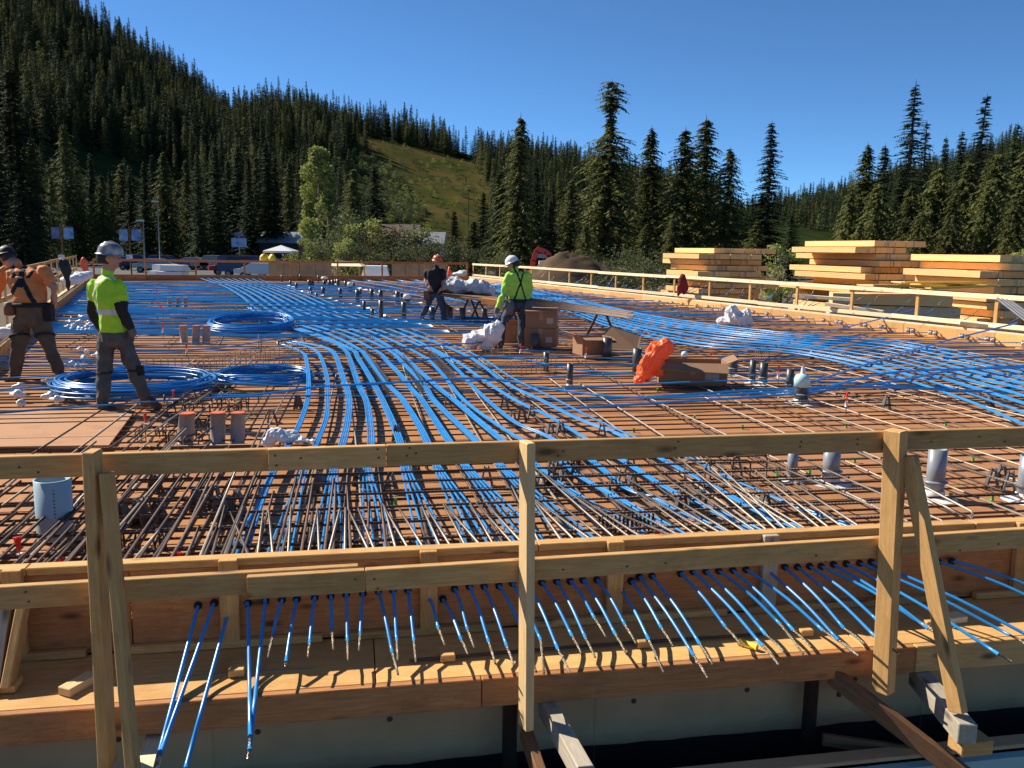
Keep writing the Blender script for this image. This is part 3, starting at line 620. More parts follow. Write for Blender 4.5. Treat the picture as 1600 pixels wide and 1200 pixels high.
# concrete wall with the gap's shade painted black on its lower face, and the blue insulation upstand in front of it
cw = thing('concrete_wall', 'grey cast concrete foundation wall under the ledge with black coating below', 'wall', FR(0, .1, -2.4))
T, L = frame(FR(-6, .21, 0), FR(13.4, .21, 0)); mb = MB(); mb.box((0, -.11, -2.4), (L, .11, -.262)); o = link('wall_body', mb.mesh('wall_body'), 'concrete', cw, None, T)
mb = MB(); n = 160; vs = []
for i in range(n + 1):
    q = i / n * L; vs += [(q, -.1135, -.665 + .03 * MN.noise(V((q * .9, 0, 0))) + .012 * MN.noise(V((q * 7, 3, 0)))), (q, -.1135, -2.4)]
mb.add(vs, [(2 * i, 2 * i + 1, 2 * i + 3, 2 * i + 2) for i in range(n)]); link('shade_sheet', mb.mesh('shade_sheet'), 'shade_black', cw, None, T)  # black sheet stands in for the shade deep in the gap
for k in range(11):
    mb = MB(); q = .9 + k * 1.83; mb.tube([V((q, -.108, -.262)), V((q, -.108, -2.4))], .006, 5); link('cast_seam', mb.mesh('cast_seam'), 'concrete', cw, None, T)
hm = MB(); hm.lathe([(.014, -.002), (.014, .002)], 10); hm = hm.mesh('tie_hole'); hm.transform(M.Rotation(math.pi / 2, 4, 'X'))
for k in range(26): link('tie_hole', hm, 'steel_dark', cw, None, T @ M.Translation((1.1 + k * .61, -.1105, -.44 + .01 * (k % 3))))
ins = thing('insulation_upstand', 'teal foam insulation boards standing in the trench at the lower right', 'insulation', FR(3, .8, -2.4))
a = FRpx(1280, 1197, .74); zt = a.z
for k in range(-3, 6):
    board('insulation_board', FR(.4 + k * 1.22, .77, -.9 + zt * .5 - .01), FR(.4 + k * 1.22 + 1.215, .77, -.9 + zt * .5 - .01), .05, 2 * abs(-.9 - zt * .5 + .01) , 'insulation', ins, b=.002)
board('capping', FR(-3.2, .70, zt + .0), FR(8.5, .70, zt + .0), .09, .02, 'concrete', ins)

# ---- the other guardrails
def side_rail(lab, pts, posts, top, mid, mrail, mpost, w=.04, h=.09, inward=V((0, 0, 0)), tilt=0):
    t = thing('guardrail', lab, 'guardrail', pts[0])
    for a, b in zip(pts, pts[1:]):
        L = (b - a).length; n = max(1, round(L / 4.8)); d = (b - a) / n
        for i in range(n):
            for z, nm in ((top, 'top_rail'), (mid, 'mid_rail')):
                p = a + d * i; q = a + d * (i + 1); j = rnd(-.02, .02); board(nm, p + V((0, 0, z - h / 2 + rnd(-.015, .015))), q + V((0, 0, z - h / 2 + rnd(-.015, .015))), w, h, mrail, t)
        e = d.normalized(); nn = V((e.y, -e.x, 0))
        m = max(1, round(L / posts))
        for i in range(m + 1):
            p = a + (b - a) * (i / m) + nn * (w / 2 + .025); board('post', p + V((0, 0, -.14)), p + V((0, 0, top + rnd(-.02, .03))), .089, .045, mpost, t, up=nn)
    return t
rA, rB = V((10.25, 17.25, 0)), V((-2.4, 48.5, 0)); rdir = (rB - rA).normalized(); rn = V((rdir.y, -rdir.x, 0))
r0 = rA - rdir * 11.5
side_rail('long pale timber guardrail along the right edge of the deck', [r0 + rn * .12, rB + rn * .12], 2.05, 1.02, .42, 'wood_bleach', 'wood_rail', .045, .10)
fdir = (D_ - C_).normalized(); fn = V((fdir.y, -fdir.x, 0))
side_rail('brown timber guardrail across the far end of the deck', [C_ + fn * .3, D_ + fn * .3], 2.4, 1.05, .2, 'wood_form', 'wood_form', .045, .12)
ldir = (D_ - A_).normalized(); ln = V((-ldir.y, ldir.x, 0))
l0 = A_ + ldir * 5
side_rail('timber guardrail along the left edge behind the man in orange', [l0 + ln * .75, D_ + ln * .75], 2.4, 1.2, .62, 'wood_rail', 'wood_fresh', .045, .10)
# edge forms on the other three sides
def side_form(lab, a, b, n_out, mname, inner):
    t = thing('edge_form', lab, 'formwork', a); L = (b - a).length; k = max(1, round(L / 2.44)); d = (b - a) / k
    for i in range(k):
        p = a + d * i + d.normalized() * .003; q = a + d * (i + 1) - d.normalized() * .003
        board('form_panel', p + n_out * .012 + V((0, 0, .115)), q + n_out * .012 + V((0, 0, .115)), .022, .27, inner, t)
        board('form_plate', p + n_out * .075 + V((0, 0, .27)), q + n_out * .075 + V((0, 0, .27)), .10, .04, mname, t)
        board('ledge_plank', p + n_out * .42 + V((0, 0, -.06)), q + n_out * .42 + V((0, 0, -.06)), .56, .03, mname, t)
side_form('pale plywood edge form along the right side of the deck', B_ - (B_ - C_).normalized() * -.3, C_, V((rdir.y, -rdir.x, 0)), 'wood_bleach', 'plywood_raw')
side_form('brown edge form across the far end of the deck', C_, D_, fn, 'wood_form', 'wood_form')
side_form('timber edge form with flat capping along the left side of the deck', D_, A_, ln, 'wood_fresh', 'wood_rail')
# inner ground works: walls under the deck edges so that nothing floats
for lab, a, b, n_out in (('concrete wall below the right side of the deck', B_, C_, V((rdir.y, -rdir.x, 0))), ('concrete wall below the far end of the deck', C_, D_, fn), ('concrete wall below the left side of the deck', D_, A_, ln)):
    e = (b - a).normalized(); T, L = frame(a - n_out * .3 + e * .3, b - n_out * .3 - e * .3); mb = MB(); mb.box((0, -.1, GZ - .4), (L, .1, -.145)); tag(link('concrete_wall', mb.mesh('concrete_wall'), 'concrete', None, None, T), lab, 'wall')
# ============================================================ STEEL AND CABLES ON THE DECK
def rebar_mat():
    for nm, s in (('rebar_dark', 75), ('rebar_light', 75)):
        m = MAT[nm]; N = m.node_tree.nodes; L = m.node_tree.links; tc = [n for n in N if n.bl_idname == 'ShaderNodeTexCoord'][0]
        w = N.new('ShaderNodeTexWave'); w.wave_type = 'BANDS'; w.bands_direction = 'X'; w.inputs['Scale'].default_value = 12.; w.inputs['Distortion'].default_value = 0; L.new(tc.outputs['Object'], w.inputs[0])
        bp = N.new('ShaderNodeBump'); bp.inputs['Strength'].default_value = .55 if nm == 'rebar_dark' else .2; bp.inputs['Distance'].default_value = .003; L.new(w.outputs[0], bp.inputs['Height']); L.new(bp.outputs[0], N['Principled BSDF'].inputs['Normal'])
rebar_mat()
def rod(name, p, q, r, m, n=6, parent=None, hook=0., bow=0.):
    T, L = frame(p, q); mb = MB(); k = 2 if not bow else 9; pts = [V((L * i / (k - 1), bow * math.sin(math.pi * i / (k - 1)), 0)) for i in range(k)]
    if hook: pts = [V((-.012, 0, -hook)), V((-.006, 0, -hook * .45)), V((.0, 0, -.014)), V((.014, 0, 0))] + pts[1:]
    mb.tube(pts, r, n); return link(name, mb.mesh(name, True), m, parent, None, T)
# bottom mat: bars parallel to the front edge
k = 0; d = .10
rows = []
while d < 41:
    p, q = FR(-30, 0, .035), FR(40, 0, .035); s = clip_seg(p + D2 * d, q + D2 * d, .06)
    if s and (s[1] - s[0]).length > .8: rows.append((d, s))
    d += (.085 if d < .35 else .145 if d < 1.2 else .24) * rnd(.85, 1.15) if d < 12 else rnd(.36, .46) if d < 24 else rnd(.55, .7)
for i, (d, s) in enumerate(rows):
    a, b = s; jit = V((0, 0, rnd(0, .02))); e = (b - a).normalized(); b2 = b - e * rnd(0, .4); a2 = a + e * rnd(0, .3)
    ang = D2 * rnd(-.05, .05)
    lab = 'dark cross bar of the bottom steel mat, %s from the front edge' % ordinal(i + 1)
    tag(rod('rebar', a2 + jit, b2 + jit + ang, .0085 if d < 14 else .011, 'rebar_dark', 6 if d < 8 else 4, None, bow=rnd(-.02, .02)), lab, 'rebar', 'cross bars of the bottom mat' + (' near' if d < 5 else ' middle' if d < 14 else ' far'))
# bars running away from the front edge, laid over them
rg = random.Random(3)
for i in range(46):
    s = -3.4 + i * .37 + rg.uniform(-.08, .08)
    if s > 13: break
    d0 = rg.uniform(.12, .5) if s > 2.6 or s < -1 else rg.uniform(.3, 1.6); d1 = d0 + rg.uniform(5.5, 10.5)
    c = clip_seg(FR(s, 0, .056) + D2 * d0, FR(s + rg.uniform(-.2, .2), 0, .056) + D2 * d1, .08)
    if c: tag(rod('rebar', c[0], c[1], .0085, 'rebar_light' if i % 4 else 'rebar_dark', 6, None, bow=rg.uniform(-.04, .04)), 'long grey steel bar running away from the front edge, %s from the left' % ordinal(i + 1), 'rebar', 'lengthwise bars of the bottom mat')
# dense longer bars at far: lengthwise
for i in range(34):
    s = -16 + i * .8; c = clip_seg(FR(s, 0, .06) + D2 * (11 + rg.uniform(0, 1)), FR(s - 9.5 * .25, 0, .06) + D2 * 36, .2)
    if c: tag(rod('rebar', c[0], c[1], .010, 'rebar_dark', 4), 'lengthwise dark steel bar in the far half of the deck, %s from the left' % ordinal(i + 1), 'rebar', 'lengthwise bars in the far half')
# hooked top bars along the front form, digitised one by one (near end, far end)
TOPB = [((402,872),(412,798)),((427,872),(420,797)),((450,869),(455,795)),((481,868),(496,797)),((499,867),(496,795)),((513,867),(531,796)),((539,868),(540,794)),((577,862),(545,797)),((586,861),(560,795)),((619,858),(600,790)),((638,857),(598,788)),((662,856),(624,795)),((688,854),(660,792)),((704,853),(665,790)),((727,852),(693,788)),((750,851),(695,788)),((771,850),(735,787)),((800,848),(745,787)),((815,847),(760,787)),((842,846),(800,760)),((877,844),(836,785)),((897,843),(810,757)),((922,842),(835,780)),((942,841),(867,782)),((960,840),(830,725)),((985,840),(850,740)),((1002,839),(905,777)),((1048,836),(910,780)),((1060,836),(950,777)),((1085,834),(990,765)),((1108,833),(1000,770)),((1125,832),(975,745)),((1142,832),(1040,770)),((1163,830),(1030,740)),((1180,829),(1070,755)),((1198,828),(1060,715)),((1262,828),(1075,715)),((1285,828),(1200,760)),((1322,827),(1215,752)),((1348,826),(1240,755)),((1230,829),(1120,725)),((1248,828),(1100,735)),((1300,828),(1180,735)),((1215,829),(1085,705)),((1420,815),(1150,700)),((1475,815),(1215,700)),((1520,800),(1330,700)),((1640,745),(1430,688)),((1600,760),(1400,700))]
for i, (a, b) in enumerate(TOPB):
    p, q = U(*a, .17), U(*b, .185)
    tag(rod('hooked_bar', p, q, .0075, 'rebar_light', 7, None, hook=.09), 'pale hooked top bar, %s from the left along the front form' % ordinal(i + 1), 'rebar', 'hooked top bars along the front form')
for i in range(9):
    d = .28 + i * .31 + rnd(-.05, .05); a, b = FR(-3.2 + rnd(0, .4), 0, .15) + D2 * d, FR(3.4 + rnd(-.8, .6), 0, .15) + D2 * (d + rnd(-.05, .05)); tag(rod('rebar', a, b, .009, 'rebar_dark', 7), 'raised dark cross bar on chairs behind the front form, %s from the front' % ordinal(i + 1), 'rebar', 'raised cross bars near the front')
for i in range(24):
    s = -2.9 + i * .23 + rnd(-.05, .05); d0 = rnd(.1, .4); tag(rod('rebar', FR(s, 0, .075) + D2 * d0, FR(s + rnd(-.08, .08), 0, .075) + D2 * (d0 + rnd(1.6, 3.4)), .009, 'rebar_dark', 7), 'short dark lengthwise bar behind the front form, %s from the left' % ordinal(i + 1), 'rebar', 'short dark lengthwise bars near the front')
for i in range(30):
    s = -3.1 + i * .085 + rnd(-.03, .03); d0 = rnd(.06, .25); tag(rod('top_bar', FR(s, 0, .165) + D2 * d0, FR(s + rnd(-.05, .05), 0, .175) + D2 * (d0 + rnd(.5, 2.6)), .0085, 'rebar_dark', 7), 'dark top bar close behind the left half of the front form', 'rebar', 'dark top bars at the left')
# left part: top bars on chairs leading away
LB = [((72,842),(142,760)),((100,880),(205,765)),((150,885),(262,738)),((182,828),(262,735)),((240,872),(330,735)),((287,838),(338,728)),((307,884),(374,722)),((350,880),(398,742)),((328,882),(352,790)),((205,880),(248,830)),((262,884),(290,835)),((20,800),(80,740)),((0,770),(40,735)),((200,760),(300,655)),((160,735),(262,640)),((232,730),(320,640)),((380,730),(420,640)),((285,735),(330,690)),((15,890),(62,845)),((60,892),(110,848)),((120,890),(170,840)),((60,760),(150,690)),((390,872),(360,800)),((375,876),(402,800)),((345,880),(380,792)),((170,700),(300,610)),((200,690),(290,618)),((215,690),(330,612)),((300,690),(370,640)),((40,880),(140,775))]
for i, (a, b) in enumerate(LB):
    p, q = U(*a, .16), U(*b, .17); tag(rod('top_bar', p, q, .0085, 'rebar_light' if i % 3 == 0 else 'rebar_dark', 7), 'loose steel top bar in the tangle behind the left guardrail post', 'rebar', 'top bars at the left of the front form')
for i in range(13):
    d = .06 + (i % 5) * .035 + i * .012; s0 = rnd(-3.2, -1.5); s1 = rnd(-.9, .2) if i < 8 else rnd(.6, 3.2)
    tag(rod('edge_bar', FR(s0, -d, .05 + .028 * (i % 5)), FR(s1, -d - rnd(-.02, .02), .05 + .028 * (i % 5)), .0085, 'rebar_dark', 8), 'dark ribbed edge bar lying along the inside of the front form', 'rebar', 'edge bars along the front form')
tag(rod('edge_bar', U(-40, 705, .06), U(400, 695, .06), .010, 'rebar_dark', 8), 'heavy dark ribbed bar in front of the raw plywood sheet at left', 'rebar')
# bent U bars
def ubar(px, w, h, z0, rz, lab, m='rebar_dark', r=.007):
    c = U(*px, z0); T = M.Translation(c) @ M.Rotation(rz, 4, 'Z'); mb = MB(); k = .03
    mb.tube([T @ V(v) for v in ((-w / 2, 0, 0), (-w / 2, 0, h - k), (-w / 2 + .01, 0, h - .01), (-w / 2 + k, 0, h), (w / 2 - k, 0, h), (w / 2 - .01, 0, h - .01), (w / 2, 0, h - k), (w / 2, 0, 0))], r, 6)
    return tag(mb.build('bent_bar', m, None, True, at=c), lab, 'rebar', 'bent bars on the deck')
for px, w, h, rz in (((1120, 752), .52, .17, .05), ((1105, 757), .3, .17, 1.2), ((1170, 745), .3, .17, .2)): ubar(px, w, h, .03, rz, 'bent U-shaped bar standing behind the top rail right of centre')
for i in range(26):
    ubar((rnd(255, 400), rnd(628, 650)), rnd(.12, .3), rnd(.08, .14), .03, rnd(-.5, 2.), 'short bent bar in the cluster beside the wrapped sleeves')
for i in range(22): ubar((rnd(215, 330), rnd(660, 695)), rnd(.1, .25), rnd(.06, .12), .03, rnd(-.4, 2), 'short bent bar clustered beside the raw plywood sheet')
for i in range(18): ubar((rnd(120, 400), rnd(855, 880)), rnd(.06, .12), rnd(.06, .12), .03, rnd(.9, 2.2), 'short bent bar against the left of the front form')
for i in range(14): ubar((935 + i * 6.5, 832 - i * .4), .05, .10, .08, 1.5, 'bar end bent over in the spiral coil against the front form')

# ---- tendons -------------------------------------------------------------
def tendon(paths, lab, group, strand=None, r=.0082, grom=None, n=6, at=None, mesh_n=None):
    t = thing('tendon', lab, 'cable', paths[0], 0, group)
    mb = MB(); mb.tube(paths, r, n); mb.build('sheath', 'sheath_blue', t, True, at=paths[0])
    if strand:
        mb = MB(); mb.tube(strand, [.0062] * (len(strand) - 1) + [.0052], 6); mb.build('bare_strand', 'strand', t, True, at=strand[0])
    if grom is not None:
        mb = MB(); mb.tube([grom + NF * .0015, grom + NF * .016], .019, 12); mb.build('grommet', 'black', t, True, at=grom)
    return t
def zfill(pts):          # [(x, y, z)] pixels on a level z
    return [U(x, y, z) for x, y, z in pts]
# the flat bundles, front to back (pixel x, y, height)
BUN = [
 [(405,790,.10),(427,737,.09),(467,665,.10),(482,615,.14),(480,570,.19),(472,550,.19),(440,538,.15)],
 [(475,735,.09),(497,687,.09),(510,652,.11),(512,620,.14),(511,590,.17),(500,555,.19),(482,542,.19),(448,535,.15)],
 [(522,735,.09),(536,690,.09),(544,652,.11),(545,620,.14),(535,587,.18),(522,552,.20),(500,541,.19),(455,533,.15)],
 [(574,732,.09),(580,690,.09),(577,652,.11),(572,625,.13),(560,600,.17),(547,562,.20),(539,547,.20),(520,535,.17)],
 [(632,727,.09),(625,690,.09),(612,657,.11),(596,622,.14),(580,592,.18),(560,560,.20),(548,545,.20)],
 [(682,727,.09),(666,687,.09),(650,657,.11),(627,622,.14),(607,602,.17),(590,580,.19),(572,557,.20),(560,545,.20)],
 [(725,725,.09),(700,687,.09),(677,652,.11),(657,622,.14),(645,610,.15),(625,585,.18),(605,565,.20),(588,548,.20)],
 [(782,727,.09),(737,682,.09),(700,647,.11),(675,622,.14),(662,600,.16),(632,570,.19),(607,547,.20)],
 [(870,755,.09),(835,725,.09),(775,680,.10),(710,625,.14),(687,607,.15),(650,575,.19),(622,550,.20)],
 [(950,770,.09),(907,745,.09),(870,717,.09),(795,675,.10),(725,625,.13),(687,580,.18),(655,553,.20)],
 [(1025,780,.09),(975,760,.09),(920,717,.09),(852,680,.10),(800,657,.12),(745,610,.15),(712,575,.19),(680,550,.20)],
 [(1100,790,.09),(1037,760,.09),(975,720,.09),(907,680,.10),(857,650,.12),(805,625,.13),(750,590,.17),(705,560,.20)],
 [(1160,785,.09),(1087,745,.09),(1025,712,.09),(975,682,.10),(905,655,.11),(845,625,.13),(790,598,.16),(755,572,.19),(722,552,.20)],
 [(1240,790,.09),(1170,760,.09),(1125,740,.09),(1075,715,.09),(1010,690,.10),(930,655,.12),(865,622,.14),(800,590,.17),(745,556,.20)],
]
FARX = {}
for b in range(4, 14):
    j = b - 4; BUN[b] += [(495 + j * 19, 522, .15), (428 + j * 19.5, 500, .10), (398 + j * 15, 480, .13), (376 + j * 12.5, 462, .20), (352 + j * 10.5, 448, .17), (330 + j * 9.5, 440, .12), (304 + j * 10.2, 432, .12)]
BUN[3] += [(470, 517, .13), (415, 498, .10), (388, 480, .13)]
TAIL = [  # hole, end of sheath, tip of strand (pixels), and how low the end hangs
 ((310,945),(247,1183),(241,1200),-.30),((335,941),(250,1180),(246,1196),-.26),((356,959),(290,1200),(286,1210),-.30),((388,942),(391,1150),(391,1165),-.25),((415,937),(390,1172),(387,1186),-.26),
 ((441,936),(426,995),(419,1027),-.02),((464,935),(447,1034),(446,1041),-.08),((492,932),(484,1005),(481,1027),-.04),((517,930),(519,985),(521,1015),-.02),((541,927),(543,1002),(544,1032),-.04),((567,926),(563,992),(561,1016),-.02),
 ((591,922),(613,1020),(622,1054),-.08),((614,921),(620,1002),(622,1032),-.05),((637,921),(647,1002),(650,1035),-.05),((670,932),(685,982),(695,1008),-.02),((692,935),(721,1000),(731,1022),-.05),((710,919),(731,985),(741,1012),-.02),((733,915),(764,1004),(774,1037),-.06),((756,915),(792,1010),(803,1040),-.07),((779,914),(815,985),(838,1050),-.08),
 ((800,910),(845,1000),(850,1052),-.08),((824,909),(872,1015),(891,1052),-.08),((846,909),(894,994),(909,1022),-.05),((869,907),(915,997),(930,1027),-.05),((890,907),(929,966),(947,996),-.0),((910,905),(962,992),(979,1022),-.04),((932,905),(977,977),(994,1006),-.02),((969,920),(1014,1000),(1037,1051),-.08),((985,907),(1034,982),(1052,1010),-.03),((998,900),(1084,1024),(1106,1060),-.09),((1018,899),(1094,1007),(1114,1039),-.07),
 ((1062,895),(1134,980),(1161,1011),-.04),((1082,892),(1192,1010),(1217,1039),-.08),((1102,892),(1197,992),(1225,1018),-.06),((1122,891),(1219,975),(1255,1022),-.06),((1144,890),(1240,985),(1268,1012),-.05),((1165,889),(1286,985),(1342,1025),-.07),
 ((1198,890),(1310,1000),(1335,1018),-.07),((1225,885),(1319,982),(1351,1006),-.05),((1245,885),(1372,999),(1405,1022),-.08),((1264,884),(1372,970),(1397,986),-.03),((1282,884),(1432,969),(1460,985),-.04),((1301,881),(1450,982),(1475,998),-.06),((1321,880),(1560,1022),(1580,1034),-.12),((1342,879),(1577,992),(1602,1006),-.10),((1360,877),(1620,1000),(1640,1010),-.10),((1465,877),(1655,955),(1680,965),-.06),((1486,876),(1640,930),(1665,938),-.03)]
# cables per bundle, left to right
per = [3, 3, 4, 4, 4, 4, 4, 4, 4, 3, 3, 3, 3, 2]
ti = 0
for b, n in enumerate(per):
    base = zfill(BUN[b]); nb = len(base)
    for k in range(n):
        hole, se, tip, zt = TAIL[ti]; h = FRpx(*hole, 0); off = (k - (n - 1) / 2)
        pts = []
        for i, p in enumerate(base):
            t = (base[min(i + 1, nb - 1)] - base[max(i - 1, 0)]).normalized(); side = V((t.y, -t.x, 0)).normalized()
            w = .0185 if p.y < 16 else .024
            pts.append(p + side * off * w + V((0, 0, rnd(-.004, .004))))
        pts = list(reversed(pts)); inner = h + D2 * .06; inner.z = h.z + .003
        g = pts[-1].lerp(inner, .5); g.z = (pts[-1].z + inner.z) / 2
        A = U(*se, zt * .75); Bp = U(*tip, zt)
        out1 = h + (A - h) * .12 + V((0, 0, .006))
        mid = h.lerp(A, .55) + V((0, 0, .018))
        tailp = [out1, mid, A]
        if ti < 5:
            def on(y, d): k_ = (y - hole[1]) / (se[1] - hole[1]); return FRpx(hole[0] + (se[0] - hole[0]) * k_, y, d)
            e_ = {0: 1128, 1: 1126, 2: 1124, 3: 1112, 4: 1110}[ti]; A = on(se[1], .80); Bp = FRpx(*tip, .82); tailp = [on(1000, .22), on(1060, .42), on(e_ - 10, .60), on((e_ + se[1]) / 2, .70), A]
        path = smooth_path(pts + [g, inner, h] + tailp, 5)
        st = [A, A.lerp(Bp, .5) + V((0, 0, .004)), Bp]
        lab = 'blue cable, %s from the left through the front form, with bare strand tip' % ordinal(ti + 1)
        tendon(path, lab, 'blue cables through the front form', st, grom=h, r=.0085 if ti > 4 else .0095, n=7); ti += 1
while ti < len(TAIL):
    hole, se, tip, zt = TAIL[ti]; h = FRpx(*hole, 0); A = U(*se, zt * .75); Bp = U(*tip, zt)
    path = smooth_path([h + D2 * 1.4 + V((0, 0, .0)), h + D2 * .5, h + D2 * .06, h, h + (A - h) * .12, h.lerp(A, .55) + V((0, 0, .015)), A], 5)
    tendon(path, 'blue cable, %s from the left through the front form, with bare strand tip' % ordinal(ti + 1), 'blue cables through the front form', [A, A.lerp(Bp, .5), Bp], grom=h, n=7); ti += 1
# extra slack strands along the big bundles (pale in the sun)
def band(pts0, pts1, nb, nc, lab, grp, sp=.02, r=.0095, n=5, jit=.01):
    """nb bundles of nc cables, swept between two digitised boundary lines"""
    for b in range(nb):
        t = b / max(1, nb - 1); base = [p.lerp(q, t) for p, q in zip(zfill(pts0), zfill(pts1))]; m = len(base)
        for k in range(nc):
            pts = []
            for i, p in enumerate(base):
                tt = (base[min(i + 1, m - 1)] - base[max(i - 1, 0)]).normalized(); sd_ = V((tt.y, -tt.x, 0)).normalized(); pts.append(p + sd_ * ((k - (nc - 1) / 2) * sp + rnd(-jit, jit)) + V((0, 0, rnd(-.012, .012))))
            tendon(smooth_path(pts, 5), lab + ', %s from far edge' % ordinal(b * nc + k + 1), grp, r=r, n=n)
band([(780,441,.12),(880,462,.12),(980,486,.18),(1100,505,.19),(1250,522,.21),(1400,532,.18),(1620,575,.1),(1800,605,.08)],
     [(740,446,.10),(860,478,.10),(960,512,.14),(1090,540,.17),(1240,552,.20),(1370,580,.16),(1500,622,.1),(1640,680,.07)], 10, 4,
     'blue cable in the sunlit right-hand band', 'cables in the right-hand band')
band([(640,437,.10),(760,452,.12),(880,486,.15)], [(520,437,.10),(600,452,.12),(700,470,.12)], 6, 3, 'blue cable in the far band behind the man in black', 'cables in the far middle band')
# cross tendons, left edge to right edge; their tails rise through the right form
rg = random.Random(21); k = 0; d = 5.3; NC = NL = 0
while d < 36:
    c = clip_seg(FR(-30, 0, 0) + D2 * d, FR(40, 0, 0) + D2 * d, 0.05)
    if not c: d += 1; continue
    a, b = c; L = (b - a).length; near = d < 9
    nc = 2 if d < 9.5 else 1 if d < 17 else 3
    for j in range(nc):
        NC += 1; o = D2 * (j * .05 + rg.uniform(-.02, .02)); ph = rg.uniform(0, 6); w = rg.uniform(.15, .55) if d < 14 else .2
        n0 = 0; pts = []
        for i in range(15):
            t = i / 14; z = .10 + .065 * math.cos(t * 6.28 * 2.5 + d * .7); p = a.lerp(b, t) + o + D2 * w * math.sin(t * 5 + ph * .2 + d); p.z = z
            if t > .9: p.z = .12
            pts.append(p)
        e = (b - a).normalized(); pts.append(b + e * .05 + V((0, 0, .13)))
        tail = b + e * rg.uniform(.7, 1.15) + D2 * rg.uniform(-.1, .3) + V((0, 0, rg.uniform(.3, .62))); pts.append(b + e * .45 + D2 * .05 + V((0, 0, .24))); pts.append(tail)
        if near and j == 0: pts[0] = pts[0] + V((0, 0, .02))
        st = [tail, tail + (tail - pts[-2]) * .3 + V((0, 0, .05)), tail + (tail - pts[-2]) * .45 + V((0, 0, .07))]
        tendon(smooth_path(pts, 4), 'dark blue cross cable with raised right-hand tail, %s from the front' % ordinal(NC), 'cross cables over the deck', st, r=.0095 if d < 16 else .012, n=5)
    if d > 12 and True:
        for j in range(4):
            NL += 1; e = (b - a); m = .42 if rg.random() < .5 else .55; pts = []
            o = D2 * (.18 + j * .16)
            for i in range(9): t = i / 8 * m; p = a.lerp(b, t) + o + D2 * .12 * math.sin(t * 9 + d); p.z = .11 + .05 * math.cos(t * 12 + d); pts.append(p)
            tendon(smooth_path(pts, 3), 'dark blue cable in the dense far left rows, %s from the front' % ordinal(NL), 'left-hand cable rows', r=.014, n=5)
    d += rg.uniform(.75, 1.15) if d < 22 else rg.uniform(.9, 1.3)
# loose long arcs digitised over the middle of the deck
ARCS = [([(330,618,.16),(400,617,.15),(500,605,.16),(640,597,.2),(760,592,.2),(860,608,.12),(1000,622,.1),(1200,614,.12),(1280,608,.14),(1400,582,.2),(1620,574,.2)], 'slack blue cable pair arcing from the coil across mid deck to the right edge'),
        ([(490,585,.15),(580,575,.18),(690,560,.21),(800,560,.2),(900,578,.12),(1000,585,.12)], 'slack blue cable arcing over the flat bundles above the first arc'),
        ([(430,560,.15),(560,548,.2),(650,542,.21),(760,535,.18)], 'slack blue cable crossing the bundles near the far hump'),
        ([(870,640,.10),(1000,632,.11),(1240,616,.12),(1400,596,.16),(1500,578,.2),(1640,570,.2)], 'slack blue cable sagging past the white-capped pipe to the right edge'),
        ([(480,540,.16),(600,522,.16),(700,520,.1),(800,512,.12),(850,505,.12)], 'slack blue cable leading to the man in lime green'),
        ([(205,548,.12),(330,545,.12),(430,530,.15),(520,515,.17)], 'blue cable pair passing behind the wrapped sleeves'),
        ([(1010,596,.1),(1130,560,.14),(1240,532,.2),(1350,505,.25),(1440,482,.5)], 'dark cable rising from the box area over the right form'),
        ([(1240,607,.1),(1380,562,.2),(1470,535,.22),(1590,505,.55)], 'dark cable rising behind the white-capped pipe over the right form')]
for pts, lab in ARCS:
    P = smooth_path(zfill(pts), 8)
    for j in range(2): tendon([p + V((0, .035 * j, .004 * j)) for p in P], lab.replace('slack', ('nearer', 'farther')[j] + ' slack') if 'slack' in lab else ('nearer ', 'farther ')[j] + lab, lab, r=.0095, n=6)
# ---- coils of spare cable
def coil(px, rx, turns, lab, z0=.07, rise=.014, seed=1, tilt=0.):
    c = U(*px, z0); rgc = random.Random(seed); t = thing('cable_coil', lab, 'cable coil', (c.x, c.y, z0))
    for k in range(turns):
        mb = MB(); r0 = rx * rgc.uniform(.86, 1.02); e = rgc.uniform(.86, 1.); a0 = rgc.uniform(0, 6.28); ox, oy = rgc.uniform(-.035, .035) * rx, rgc.uniform(-.035, .035) * rx; zz = k * rise * .45; ph = rgc.uniform(0, 6.28); h = rgc.uniform(.005, .03)
        pts = [c + V((ox + r0 * math.cos(a), oy + r0 * e * math.sin(a), zz + h * math.sin(a * 2 + ph) + tilt * math.sin(a))) for a in [a0 + 6.2832 * i / 48 for i in range(49)]]
        mb.tube(pts, .0095, 6, cap=False); mb.build('cable_turn', 'sheath_blue', t, True, at=c)
    return t
coil((212, 606), .92, 24, 'blue cable coil lying at the feet of the man in the lime shirt', seed=2)
coil((411, 592), .64, 18, 'smaller blue cable coil right of the man in the lime shirt', seed=3)
coil((392, 513), .85, 36, 'thick tilted blue cable coil behind the wrapped sleeves', z0=.10, rise=.012, seed=4, tilt=.10)
